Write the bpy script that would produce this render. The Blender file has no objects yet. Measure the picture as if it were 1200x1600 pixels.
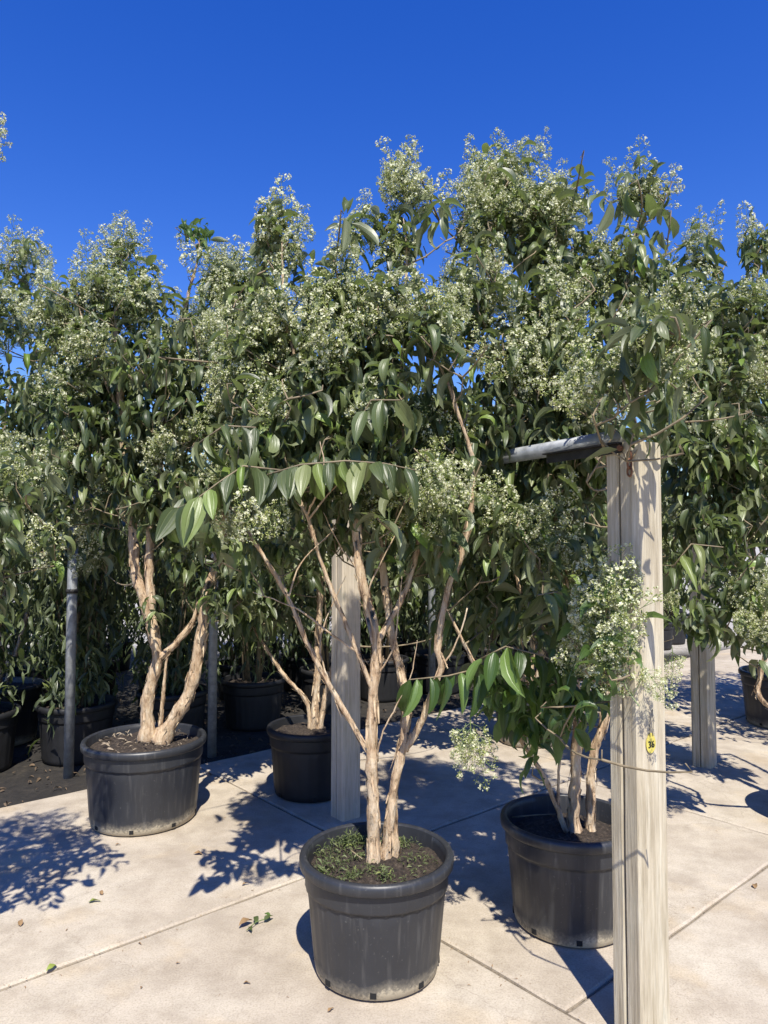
import bpy, math, random
import numpy as np
from mathutils import Vector, Matrix
R = math.radians
random.seed(7); rng = np.random.default_rng(11)
S = bpy.context.scene
C = S.collection

# ------------------------------------------------------------------ camera
FP = 1120.0                       # focal length in photo pixels (photo 1200 x 1600)
PITCH = math.atan(50/FP); CAMH = 1.6
cd = bpy.data.cameras.new('camera'); cam = bpy.data.objects.new('camera', cd); C.objects.link(cam)
cam.location = (0, 0, CAMH); cam.rotation_euler = (R(90)+PITCH, 0, 0)
cd.sensor_fit = 'VERTICAL'; cd.sensor_height = 36; cd.lens = 36*FP/1600; cd.clip_start = .05; cd.clip_end = 800
S.camera = cam

# ------------------------------------------------------------------ sky and sun
SUN_EL = R(56); SUN_AZ = R(9)       # sun behind the camera, a little to its right
w = bpy.data.worlds.new('World'); S.world = w; w.use_nodes = True
nt = w.node_tree; bg = nt.nodes['Background']
sky = nt.nodes.new('ShaderNodeTexSky'); sky.sky_type = 'NISHITA'; sky.sun_disc = False
sky.sun_elevation = SUN_EL; sky.sun_rotation = math.pi - SUN_AZ
sky.altitude = 300; sky.air_density = 1.35; sky.dust_density = 0.0; sky.ozone_density = 7.0
hs = nt.nodes.new('ShaderNodeHueSaturation'); hs.inputs['Saturation'].default_value = 1.3; hs.inputs['Hue'].default_value = .526; hs.inputs['Value'].default_value = 1.42
nt.links.new(sky.outputs[0], hs.inputs['Color']); nt.links.new(hs.outputs[0], bg.inputs[0]); bg.inputs[1].default_value = .082
sd = bpy.data.lights.new('sun', 'SUN'); sun = bpy.data.objects.new('sun', sd); C.objects.link(sun)
sd.energy = 5.0; sd.angle = R(.53); sd.color = (1, .95, .86)
sv = Vector((math.sin(SUN_AZ)*math.cos(SUN_EL), -math.cos(SUN_AZ)*math.cos(SUN_EL), math.sin(SUN_EL)))
sun.rotation_euler = sv.to_track_quat('Z', 'Y').to_euler(); sun.location = sv*20
S.view_settings.view_transform = 'Standard'; S.view_settings.look = 'None'
S.view_settings.exposure = 0.62; S.view_settings.gamma = 1

# ------------------------------------------------------------------ helpers
_c, _s = math.cos(PITCH), math.sin(PITCH)
def P(x, y, d):
    """photo pixel (x, y) at distance d ahead of the camera -> world point"""
    u, v = (x-600)/FP, (800-y)/FP
    k = d/(_c - v*_s)
    return Vector((u*k, d, CAMH + k*(_s + v*_c)))
def G(x, y, h=0.0):
    """photo pixel -> point on the horizontal plane z = h"""
    u, v = (x-600)/FP, (800-y)/FP
    k = (h-CAMH)/(_s + v*_c)
    return Vector((u*k, k*(_c - v*_s), h))
def proj(p):
    dy = p[..., 1]; dz = p[..., 2]-CAMH
    f = dy*_c + dz*_s; up = -dy*_s + dz*_c
    f = np.maximum(f, .05)
    return 600+FP*p[..., 0]/f, 800-FP*up/f, f

def tag(o, label=None, cat=None, group=None, kind=None):
    if label: o['label'] = label
    if cat: o['category'] = cat
    if group: o['group'] = group
    if kind: o['kind'] = kind
    return o
def empty(name, loc=(0, 0, 0), rz=0):
    o = bpy.data.objects.new(name, None); C.objects.link(o); o.empty_display_size = .1
    o.location = loc; o.rotation_euler = (0, 0, rz); return o
def link(name, me, parent=None, mat=None):
    o = bpy.data.objects.new(name, me); C.objects.link(o)
    if parent is not None: o.parent = parent
    if mat is not None and len(me.materials) == 0: me.materials.append(mat)
    return o

class MB:
    def __init__(s): s.v = []; s.f = []; s.m = []
    def add(s, vs, fs, m=0):
        b = len(s.v); s.v += [tuple(p) for p in vs]
        s.f += [tuple(i+b for i in f) for f in fs]; s.m += [m]*len(fs)
    def box(s, c, d, mat=None, m=0):
        x, y, z = d[0]/2, d[1]/2, d[2]/2
        vs = [Vector((i*x, j*y, k*z)) for i in (-1, 1) for j in (-1, 1) for k in (-1, 1)]
        if mat is not None: vs = [mat @ p for p in vs]
        c = Vector(c)
        s.add([c+p for p in vs], [(0,1,3,2),(4,6,7,5),(0,4,5,1),(2,3,7,6),(0,2,6,4),(1,5,7,3)], m)
    def prism(s, poly, z0, z1, m=0):
        n = len(poly)
        s.add([(x, y, z0) for x, y in poly]+[(x, y, z1) for x, y in poly],
              [tuple(range(n-1, -1, -1)), tuple(range(n, 2*n))]+[(i, (i+1) % n, (i+1) % n+n, i+n) for i in range(n)], m)
    def tube(s, pts, rad, sides=6, m=0, rough=0.0, cap=True, rnd=random):
        pts = [Vector(p) for p in pts]; n = len(pts)
        if not hasattr(rad, '__len__'): rad = [rad]*n
        t0 = (pts[1]-pts[0]).normalized()
        a = t0.orthogonal().normalized(); vs = []
        for i in range(n):
            t = (pts[min(i+1, n-1)]-pts[max(i-1, 0)])
            t = t.normalized() if t.length > 1e-9 else t0
            a = (a - t*a.dot(t)); a = a.normalized() if a.length > 1e-6 else t.orthogonal().normalized()
            b = t.cross(a)
            for k in range(sides):
                an = 2*math.pi*k/sides; r = rad[i]*(1+rough*(rnd.random()-.5)*2)
                vs.append(pts[i]+a*math.cos(an)*r+b*math.sin(an)*r)
        fs = [(i*sides+k, i*sides+(k+1) % sides, (i+1)*sides+(k+1) % sides, (i+1)*sides+k) for i in range(n-1) for k in range(sides)]
        if cap: fs += [tuple(range(sides-1, -1, -1)), tuple((n-1)*sides+k for k in range(sides))]
        s.add(vs, fs, m)
    def lathe(s, prof, n=48, m=0, fn=None, close=False):
        vs = []
        for r, z in prof:
            for k in range(n):
                an = 2*math.pi*k/n; rr = r if fn is None else fn(r, z, an)
                vs.append((rr*math.cos(an), rr*math.sin(an), z))
        fs = [(i*n+k, i*n+(k+1) % n, (i+1)*n+(k+1) % n, (i+1)*n+k) for i in range(len(prof)-1) for k in range(n)]
        if close: fs.append(tuple((len(prof)-1)*n+k for k in range(n)))
        s.add(vs, fs, m)
    def mesh(s, name, mats=(), smooth=False):
        me = bpy.data.meshes.new(name); me.from_pydata(s.v, [], s.f)
        for mt in mats: me.materials.append(mt)
        if any(s.m): me.polygons.foreach_set('material_index', s.m)
        if smooth: me.polygons.foreach_set('use_smooth', [True]*len(me.polygons))
        me.update(); return me
    def build(s, name, mat, parent=None, smooth=False):
        return link(name, s.mesh(name, mat if isinstance(mat, (list, tuple)) else [mat], smooth), parent)

def np_mesh(name, V, F, mats, uv=None, rnd=None, smooth=True):
    """fast mesh from numpy: V (n,3), F (m,k) same-size faces, uv per vertex, rnd per vertex"""
    me = bpy.data.meshes.new(name); k = F.shape[1]
    me.vertices.add(len(V)); me.vertices.foreach_set('co', V.astype(np.float32).ravel())
    me.loops.add(F.size); me.loops.foreach_set('vertex_index', F.astype(np.int32).ravel())
    me.polygons.add(len(F)); me.polygons.foreach_set('loop_start', (np.arange(len(F))*k).astype(np.int32))
    me.polygons.foreach_set('use_smooth', np.full(len(F), smooth))
    for m in mats: me.materials.append(m)
    me.update(calc_edges=True)
    if uv is not None:
        l = me.uv_layers.new(name='UVMap'); l.data.foreach_set('uv', uv[F.ravel()].astype(np.float32).ravel())
    if rnd is not None:
        a = me.attributes.new('rnd', 'FLOAT', 'POINT'); a.data.foreach_set('value', rnd.astype(np.float32))
    me.validate(); return me

# ------------------------------------------------------------------ materials
def mat(name):
    m = bpy.data.materials.new(name); m.use_nodes = True
    return m, m.node_tree, m.node_tree.nodes['Principled BSDF']
def N(t, typ, **kw):
    n = t.nodes.new(typ)
    for k, v in kw.items(): setattr(n, k, v)
    return n
def noise(t, scale, detail=4, vec=None, rough=.55):
    n = N(t, 'ShaderNodeTexNoise'); n.inputs['Scale'].default_value = scale; n.inputs['Detail'].default_value = detail
    n.inputs['Roughness'].default_value = rough
    if vec is not None: t.links.new(vec, n.inputs['Vector'])
    return n
def ramp(t, src, stops):
    r = N(t, 'ShaderNodeValToRGB'); e = r.color_ramp.elements
    while len(e) < len(stops): e.new(.5)
    for el, (p, c) in zip(e, stops):
        el.position = p; el.color = (*c, 1) if len(c) == 3 else c
    t.links.new(src, r.inputs[0]); return r
def mix(t, fac, a, b, mode='MIX'):
    m = N(t, 'ShaderNodeMix', data_type='RGBA', blend_type=mode)
    for sock, val in ((m.inputs['Factor'], fac), (m.inputs[6], a), (m.inputs[7], b)):
        if isinstance(val, (int, float)): sock.default_value = val
        elif isinstance(val, tuple): sock.default_value = (*val, 1) if len(val) == 3 else val
        else: t.links.new(val, sock)
    return m.outputs[2]
def math_(t, op, a, b=None, clamp=False):
    m = N(t, 'ShaderNodeMath', operation=op, use_clamp=clamp)
    for sock, val in ((m.inputs[0], a), (m.inputs[1], b)):
        if val is None: continue
        if isinstance(val, (int, float)): sock.default_value = val
        else: t.links.new(val, sock)
    return m.outputs[0]
def bump(t, b, h, strength=.3, dist=.01):
    n = N(t, 'ShaderNodeBump'); n.inputs['Strength'].default_value = strength; n.inputs['Distance'].default_value = dist
    t.links.new(h, n.inputs['Height']); t.links.new(n.outputs[0], b.inputs['Normal'])
def coords(t, kind='Object', scale=None):
    c = N(t, 'ShaderNodeTexCoord').outputs[kind]
    if scale:
        m = N(t, 'ShaderNodeMapping'); m.inputs['Scale'].default_value = scale; t.links.new(c, m.inputs['Vector']); return m.outputs[0]
    return c

def leaf_mat(name, dark, mid, pale, under, trans=.28, rough=.42, young=(.16, .25, .04)):
    m, t, b = mat(name)
    at = N(t, 'ShaderNodeAttribute', attribute_name='rnd').outputs['Fac']
    oi = N(t, 'ShaderNodeObjectInfo').outputs['Random']
    r = math_(t, 'FRACT', math_(t, 'ADD', at, oi))
    col = ramp(t, r, [(0, dark), (.3, mid), (.5, tuple(c*.7 for c in mid)), (.7, tuple(c*1.15 for c in mid)), (.9, pale), (1, young)]).outputs[0]
    uv = N(t, 'ShaderNodeUVMap').outputs[0]
    sx = N(t, 'ShaderNodeSeparateXYZ'); t.links.new(uv, sx.inputs[0])
    # three main veins curving from the base to the tip (u: -1..1 across, v along)
    au = math_(t, 'ABSOLUTE', math_(t, 'SUBTRACT', math_(t, 'MULTIPLY', sx.outputs[0], 2), 1))
    v1 = math_(t, 'SUBTRACT', 1, math_(t, 'MULTIPLY', au, 14), clamp=True)
    v2 = math_(t, 'SUBTRACT', 1, math_(t, 'MULTIPLY', math_(t, 'ABSOLUTE', math_(t, 'SUBTRACT', au, .48)), 11), clamp=True)
    vein = math_(t, 'MAXIMUM', v1, v2)
    col = mix(t, math_(t, 'MULTIPLY', vein, .3), col, pale)
    bl = ramp(t, noise(t, 22, 3, coords(t, 'Object')).outputs['Fac'], [(.66, (0, 0, 0)), (.74, (1, 1, 1))]).outputs[0]
    col = mix(t, math_(t, 'MULTIPLY', bl, .35), col, (.16, .12, .04))
    ns = noise(t, 60, 3, coords(t, 'Object'))
    col = mix(t, .5, col, mix(t, ns.outputs['Fac'], (.6, .6, .6), (1.35, 1.35, 1.3)), 'MULTIPLY')
    geo = N(t, 'ShaderNodeNewGeometry')
    col = mix(t, geo.outputs['Backfacing'], col, mix(t, .8, col, under))
    t.links.new(col, b.inputs['Base Color']); b.inputs['Roughness'].default_value = rough
    b.inputs['Specular IOR Level'].default_value = .55
    bump(t, b, math_(t, 'SUBTRACT', math_(t, 'MULTIPLY', ns.outputs['Fac'], .3), vein), .35, .003)
    tr = N(t, 'ShaderNodeBsdfTranslucent'); t.links.new(mix(t, .55, col, (.22, .34, .04)), tr.inputs['Color'])
    ms = N(t, 'ShaderNodeMixShader'); ms.inputs[0].default_value = trans
    t.links.new(b.outputs[0], ms.inputs[1]); t.links.new(tr.outputs[0], ms.inputs[2])
    t.links.new(ms.outputs[0], t.nodes['Material Output'].inputs['Surface'])
    return m
M_LEAF = leaf_mat('leaf', (.028, .046, .022), (.088, .118, .044), (.21, .24, .09), (.19, .21, .11), .30, .40)
M_LEAFY = leaf_mat('leaf_fresh', (.03, .06, .018), (.06, .115, .028), (.15, .24, .07), (.14, .22, .08), .36, .38)
M_LEAFB = leaf_mat('leaf_narrow', (.035, .05, .022), (.07, .09, .038), (.15, .18, .08), (.13, .16, .08), .25, .4, (.2, .24, .05))

def simple(name, col, rough=.6, var=.25, scale=40, trans=0, metallic=0, bmp=0):
    m, t, b = mat(name)
    n = noise(t, scale, 4, coords(t))
    lo = tuple(c*(1-var) for c in col); hi = tuple(min(1, c*(1+var)) for c in col)
    c = ramp(t, n.outputs['Fac'], [(.3, lo), (.7, hi)]).outputs[0]
    t.links.new(c, b.inputs['Base Color']); b.inputs['Roughness'].default_value = rough; b.inputs['Metallic'].default_value = metallic
    if bmp: bump(t, b, n.outputs['Fac'], .5, bmp)
    if trans:
        tr = N(t, 'ShaderNodeBsdfTranslucent'); t.links.new(c, tr.inputs['Color'])
        ms = N(t, 'ShaderNodeMixShader'); ms.inputs[0].default_value = trans
        t.links.new(b.outputs[0], ms.inputs[1]); t.links.new(tr.outputs[0], ms.inputs[2])
        t.links.new(ms.outputs[0], t.nodes['Material Output'].inputs['Surface'])
    return m
M_PETAL = simple('petal', (.76, .76, .52), .6, .15, 90, .3)
M_BUD = simple('bud', (.33, .37, .11), .55, .3, 70, .2)
M_STALK = simple('flower_stalk', (.13, .18, .06), .6, .3)
M_TWIG = simple('twig_bark', (.21, .165, .10), .8, .35, 30)

def bark():
    m, t, b = mat('peeling_bark')
    co = coords(t, 'Object', (34, 34, 9)); n = noise(t, 1, 7, co, .72)
    co2 = coords(t, 'Object', (60, 60, 9)); n2 = noise(t, 1, 4, co2)
    c = ramp(t, n.outputs['Fac'], [(.33, (.12, .075, .045)), (.42, (.40, .27, .16)), (.55, (.56, .43, .28)), (.72, (.68, .59, .45))]).outputs[0]
    c = mix(t, .35, c, mix(t, n2.outputs['Fac'], (.45, .42, .4), (1.3, 1.3, 1.3)), 'MULTIPLY')
    t.links.new(c, b.inputs['Base Color']); b.inputs['Roughness'].default_value = .8
    bump(t, b, math_(t, 'ADD', n.outputs['Fac'], n2.outputs['Fac']), 1.0, .012); return m
M_BARK = bark()

def pot_mat(name, dirt=1.0):
    m, t, b = mat(name)
    co = coords(t); sx = N(t, 'ShaderNodeSeparateXYZ'); t.links.new(co, sx.inputs[0])
    n = noise(t, 7, 5, co); n2 = noise(t, 90, 3, co); ns = noise(t, 1, 5, coords(t, 'Object', (45, 45, 2.5)))
    c = mix(t, n.outputs['Fac'], (.017, .018, .021), (.036, .038, .043))
    sc = ramp(t, ns.outputs['Fac'], [(.55, (0, 0, 0)), (.8, (1, 1, 1))]).outputs[0]
    c = mix(t, math_(t, 'MULTIPLY', sc, .22), c, (.24, .23, .21))
    spk = ramp(t, n2.outputs['Fac'], [(.66, (0, 0, 0)), (.76, (1, 1, 1))]).outputs[0]
    c = mix(t, math_(t, 'MULTIPLY', spk, .25), c, (.3, .29, .26))
    # splashed dust caked on the lower few centimetres
    zz = math_(t, 'ADD', sx.outputs[2], math_(t, 'MULTIPLY', math_(t, 'SUBTRACT', n.outputs['Fac'], .5), .09))
    d = N(t, 'ShaderNodeMapRange'); t.links.new(zz, d.inputs[0])
    d.inputs[1].default_value = .105; d.inputs[2].default_value = .015; d.inputs[3].default_value = 0; d.inputs[4].default_value = dirt
    d2 = math_(t, 'MULTIPLY', d.outputs[0], math_(t, 'ADD', .45, n2.outputs['Fac']), clamp=True)
    c = mix(t, ramp(t, d2, [(.25, (0, 0, 0)), (.62, (.35, .35, .35)), (.85, (.95, .95, .95))]).outputs[0], c, (.44, .38, .27))
    t.links.new(c, b.inputs['Base Color'])
    t.links.new(math_(t, 'ADD', .42, math_(t, 'MULTIPLY', d2, .4)), b.inputs['Roughness'])
    bump(t, b, n2.outputs['Fac'], .12, .002); return m
M_POT = pot_mat('black_plastic_pot')
M_POTD = simple('black_plastic_painted_shade', (.012, .012, .013), .6, .35, 12)  # pot plastic darkened, deep shade put into the colour
M_HOLE = simple('hole_shade_black', (.008, .008, .008), .9, .1)

def soil_mat():
    m, t, b = mat('potting_soil'); co = coords(t)
    n = noise(t, 60, 6, co, .7); n2 = noise(t, 9, 4, co)
    c = ramp(t, n.outputs['Fac'], [(.35, (.02, .014, .01)), (.55, (.07, .05, .035)), (.68, (.16, .125, .09)), (.8, (.35, .30, .24))]).outputs[0]
    t.links.new(c, b.inputs['Base Color']); b.inputs['Roughness'].default_value = .95
    bump(t, b, n.outputs['Fac'], 1, .03); return m
M_SOIL = soil_mat()
def ground_mat():
    m, t, b = mat('dark_nursery_soil'); co = coords(t)
    n = noise(t, 14, 6, co, .7); n2 = noise(t, .5, 3, co)
    c = ramp(t, n.outputs['Fac'], [(.35, (.012, .010, .008)), (.6, (.03, .025, .019)), (.75, (.075, .058, .04))]).outputs[0]
    sx = N(t, 'ShaderNodeSeparateXYZ'); t.links.new(co, sx.inputs[0])
    far = N(t, 'ShaderNodeMapRange'); t.links.new(math_(t, 'ADD', sx.outputs[1], math_(t, 'MULTIPLY', n2.outputs['Fac'], 3)), far.inputs[0])
    far.inputs[1].default_value = 12.2; far.inputs[2].default_value = 13
    gr = ramp(t, n.outputs['Fac'], [(.3, (.30, .28, .24)), (.7, (.48, .45, .40))]).outputs[0]
    t.links.new(mix(t, far.outputs[0], c, gr), b.inputs['Base Color']); b.inputs['Roughness'].default_value = .95
    bump(t, b, n.outputs['Fac'], 1, .04); return m
M_GROUND = ground_mat()
def concrete_mat():
    m, t, b = mat('weathered_concrete'); co = coords(t, 'Object')
    big = noise(t, 1.1, 5, co, .6); mid = noise(t, 6, 6, co, .65); fine = noise(t, 130, 4, co, .7); grain = noise(t, 420, 2, co)
    c = ramp(t, big.outputs['Fac'], [(.3, (.34, .285, .215)), (.5, (.44, .38, .295)), (.7, (.52, .465, .37))]).outputs[0]
    ye = ramp(t, noise(t, 2.3, 4, co).outputs['Fac'], [(.56, (0, 0, 0)), (.72, (1, 1, 1))]).outputs[0]
    c = mix(t, math_(t, 'MULTIPLY', ye, .6), c, (.51, .40, .25))
    c = mix(t, .8, c, ramp(t, mid.outputs['Fac'], [(.3, (.72, .70, .68)), (.55, (1, 1, 1)), (.75, (1.12, 1.12, 1.12))]).outputs[0], 'MULTIPLY')
    c = mix(t, .75, c, ramp(t, fine.outputs['Fac'], [(.3, (.62, .6, .58)), (.5, (1, 1, 1)), (.7, (1.15, 1.15, 1.15))]).outputs[0], 'MULTIPLY')
    st = ramp(t, noise(t, 26, 5, co, .75).outputs['Fac'], [(.66, (0, 0, 0)), (.74, (1, 1, 1))]).outputs[0]
    c = mix(t, math_(t, 'MULTIPLY', st, .35), c, (.2, .16, .12))
    bs = ramp(t, noise(t, 3.6, 6, co, .7).outputs['Fac'], [(.50, (0, 0, 0)), (.68, (1, 1, 1))]).outputs[0]
    c = mix(t, math_(t, 'MULTIPLY', bs, .5), c, (.30, .25, .19))
    ps = ramp(t, noise(t, 55, 3, co, .6).outputs['Fac'], [(.62, (0, 0, 0)), (.70, (1, 1, 1))]).outputs[0]
    c = mix(t, math_(t, 'MULTIPLY', ps, .28), c, (.24, .19, .14))
    vo = N(t, 'ShaderNodeTexVoronoi', feature='DISTANCE_TO_EDGE'); vo.inputs['Scale'].default_value = 1.6
    wv = N(t, 'ShaderNodeVectorMath', operation='ADD'); t.links.new(co, wv.inputs[0])
    dv = N(t, 'ShaderNodeVectorMath', operation='SCALE'); t.links.new(mid.outputs['Color'], dv.inputs[0]); dv.inputs['Scale'].default_value = .25
    t.links.new(dv.outputs[0], wv.inputs[1]); t.links.new(wv.outputs[0], vo.inputs['Vector'])
    crack = math_(t, 'MULTIPLY', math_(t, 'LESS_THAN', vo.outputs['Distance'], .004), math_(t, 'GREATER_THAN', big.outputs['Fac'], .52))
    c = mix(t, math_(t, 'MULTIPLY', crack, .35), c, (.2, .16, .12))
    t.links.new(c, b.inputs['Base Color']); b.inputs['Roughness'].default_value = .9; b.inputs['Specular IOR Level'].default_value = .3
    bump(t, b, math_(t, 'ADD', math_(t, 'ADD', mid.outputs['Fac'], fine.outputs['Fac']), math_(t, 'MULTIPLY', grain.outputs['Fac'], .5)), .35, .004)
    return m
M_CONC = concrete_mat()
M_JOINT = simple('joint_grit', (.17, .14, .10), .95, .5, 60, bmp=.01)
def wood_mat(name, a, b_, c_):
    m, t, b = mat(name)
    n = noise(t, 1, 6, coords(t, 'Object', (38, 38, 3.2)), .65); n2 = noise(t, 4, 4, coords(t, 'Object'))
    g = noise(t, 1, 3, coords(t, 'Object', (220, 220, 6)))
    c = ramp(t, n.outputs['Fac'], [(.3, a), (.5, b_), (.72, c_)]).outputs[0]
    c = mix(t, .45, c, mix(t, n2.outputs['Fac'], (.6, .6, .56), (1.3, 1.3, 1.28)), 'MULTIPLY')
    kn = ramp(t, noise(t, 1, 3, coords(t, 'Object', (14, 14, 5))).outputs['Fac'], [(.67, (0, 0, 0)), (.76, (1, 1, 1))]).outputs[0]
    c = mix(t, math_(t, 'MULTIPLY', kn, .4), c, (.26, .21, .14))
    fg = noise(t, 1, 4, coords(t, 'Object', (150, 150, 5)), .7)
    c = mix(t, .7, c, ramp(t, fg.outputs['Fac'], [(.3, (.62, .6, .55)), (.5, (1, 1, 1)), (.75, (1.14, 1.14, 1.14))]).outputs[0], 'MULTIPLY')
    ck = ramp(t, noise(t, 1, 2, coords(t, 'Object', (55, 55, 1.1))).outputs['Fac'], [(.27, (1, 1, 1)), (.31, (0, 0, 0))]).outputs[0]
    c = mix(t, math_(t, 'MULTIPLY', ck, .8), c, (.10, .075, .05))
    mo = ramp(t, noise(t, 9, 5, coords(t, 'Object', (1, 1, .5)), .7).outputs['Fac'], [(.56, (0, 0, 0)), (.7, (1, 1, 1))]).outputs[0]
    c = mix(t, math_(t, 'MULTIPLY', mo, .45), c, (.33, .33, .25))
    t.links.new(c, b.inputs['Base Color']); b.inputs['Roughness'].default_value = .85
    bump(t, b, math_(t, 'SUBTRACT', math_(t, 'ADD', fg.outputs['Fac'], g.outputs['Fac']), ck), .6, .004); return m
M_WOOD = wood_mat('weathered_wood', (.36, .30, .205), (.50, .435, .315), (.63, .575, .45))
M_WOOD2 = wood_mat('pale_post', (.44, .375, .28), (.51, .44, .34), (.57, .50, .40))
M_GALV = simple('galvanised_pipe', (.27, .28, .28), .5, .3, 25, metallic=.25)
M_STEEL = simple('dark_steel', (.03, .028, .026), .6, .4, 30, metallic=.3)
M_RUST = simple('rusty_iron', (.16, .07, .035), .8, .4, 80)
M_YEL = simple('yellow_tag', (.58, .49, .10), .45, .1, 20)
M_INK = simple('black_ink', (.01, .01, .01), .5, .1)
M_DRY = simple('dry_leaf', (.24, .15, .07), .8, .4, 60)

# ------------------------------------------------------------------ ground
A_ANG = R(41); AX = Vector((math.cos(A_ANG), math.sin(A_ANG))); BX = Vector((math.sin(A_ANG), -math.cos(A_ANG)))
def AB(a, b): return (AX.x*a+BX.x*b, AX.y*a+BX.y*b)
g = MB(); g.add([(-300, -60, -.03), (300, -60, -.03), (300, 400, -.03), (-300, 400, -.03)], [(0, 1, 2, 3)])
tag(g.build('ground', M_GROUND), kind='structure')
pv = MB(); pv.prism([AB(-9, -4.88), AB(-9, 8), AB(14, 8), AB(14, -4.88)], -.12, -.012)
pave = pv.build('pavement', M_JOINT); tag(pave, kind='structure')
def slab(a0, a1, b0, b1):
    gp = .007 if b0 < -2 else .003; ch = .010
    a0 += gp; a1 -= gp; b0 += gp; b1 -= gp
    k = MB(); vs = []; n = 14
    # wavering worn edges
    loop = [(a0+(a1-a0)*i/n, b0) for i in range(n)]+[(a1, b0+(b1-b0)*i/n) for i in range(n)]+[(a1-(a1-a0)*i/n, b1) for i in range(n)]+[(a0, b1-(b1-b0)*i/n) for i in range(n)]
    m = len(loop); ca, cb = (a0+a1)/2, (b0+b1)/2
    out = []; inn = []
    for i, (a, b) in enumerate(loop):
        j = random.uniform(-.004, .003)
        da = (1 if a < ca else -1) if (a in (a0, a1)) else 0; db = (1 if b < cb else -1) if (b in (b0, b1)) else 0
        out.append((a-da*j, b-db*j)); inn.append((a+da*(ch-j), b+db*(ch-j)))
    vs = [(*AB(a, b), -.06) for a, b in out]+[(*AB(a, b), -.006) for a, b in out]+[(*AB(a, b), 0) for a, b in inn]
    fs = [(i, (i+1) % m, (i+1) % m+m, i+m) for i in range(m)]+[(i+m, (i+1) % m+m, (i+1) % m+2*m, i+2*m) for i in range(m)]+[tuple(range(2*m, 3*m))]
    # orient up
    k.add(vs, [f[::-1] for f in fs]); o = k.build('slab', M_CONC, pave)
    return o
for b0, b1, joints in ((-4.88, -2.91, [-9, -4.2, -1.9, .3, 2.43, 4.5, 6.6, 8.8, 14]), (-2.91, .6, [-9, -4, -2.1, .05, 2.13]), (-2.91, -1.5, [2.13, 4.25, 6.4, 8.5, 14]),
                       (-1.5, .6, [2.13, 4.25, 6.4, 14]), (.6, 8, [-9, -3, 0, 3, 6, 14])):
    for a0, a1 in zip(joints, joints[1:]): slab(a0, a1, b0, b1)

# ------------------------------------------------------------------ posts and pipes
POST_W = .134
def plank_poly(x0, x1, y0, y1, ch):
    c0, c1, c2, c3 = ch
    p = []
    for (x, y, c, dx, dy, first) in ((x0, y0, c0, 1, 1, 'y'), (x1, y0, c1, -1, 1, 'x'), (x1, y1, c2, -1, -1, 'y'), (x0, y1, c3, 1, -1, 'x')):
        a = (x+dx*c, y); b = (x, y+dy*c)
        if c < 1e-5: p.append((x, y))
        elif first == 'y': p += [b, a]
        else: p += [a, b]
    return p
def wooden_post(loc, rz, h, label, group=None, mat_=None, name='wooden_post'):
    e = tag(empty(name, (*loc, 0), rz), label, 'post', group); hw = POST_W/2
    for y0, y1, ch, dh in ((-hw, .0, (.014, .014, .005, .005), 0), (.007, hw, (.005, .005, .013, .013), -.012)):
        k = MB(); poly = plank_poly(-hw, hw, y0, y1, ch); n = len(poly); L = 10
        rows = [[(x*(1+.012*math.sin(i*1.7+y0*50)), y, (h+dh)*i/L) for x, y in poly] for i in range(L+1)]
        k.add([p for r in rows for p in r], [(i*n+j, i*n+(j+1) % n, (i+1)*n+(j+1) % n, (i+1)*n+j) for i in range(L) for j in range(n)]+[tuple(range(n-1, -1, -1)), tuple(L*n+j for j in range(n))])
        k.build('plank', mat_ or M_WOOD, e)
    return e
PF = Vector((.838, 2.40)); PM = Vector(G(540, 1275).xy); PR = Vector(G(1101, 1196).xy); PL = Vector((-2.83, 5.0))
PROT = R(30)
wooden_post(PF, R(29), 1.935, 'split weathered timber post carrying the yellow number tag', 'timber posts of the shade frame')
wooden_post(PM, R(38), 1.93, 'pale timber post standing behind the light-barked potted tree', 'timber posts of the shade frame', M_WOOD2)
wooden_post(PR, R(45), 1.93, 'dappled timber post standing at the rear under the flower-crowned tree', 'timber posts of the shade frame')
wooden_post(PL, R(40), 1.90, 'timber post on dark soil beside the cane-like shrubs', 'timber posts of the shade frame', M_WOOD2)
def pipe(p, q, r, name, label, m=None, flange=True):
    p, q = Vector(p), Vector(q); e = tag(empty(name, (p+q)/2), label, 'pipe')
    k = MB(); k.tube([p-(p+q)/2, q-(p+q)/2], r, 20); k.build('tube', m or M_GALV, e, True)
    if flange:
        d = (q-p).normalized()
        for s_, c in ((1, p), (-1, q)):
            k = MB(); c2 = c-(p+q)/2; k.tube([c2+d*s_*.01, c2+d*s_*.05], r*1.22, 20); k.build('coupling', M_STEEL, e, True)
    return e
dPM = (PM-PF).normalized()
pipe((PF.x+dPM.x*.02, PF.y+dPM.y*.02, 1.966), (PM.x+dPM.x*.05, PM.y+dPM.y*.05, 1.961), .029, 'top_pipe', 'grey galvanised pipe laid across the tops of two timber posts', None, False)
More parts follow.
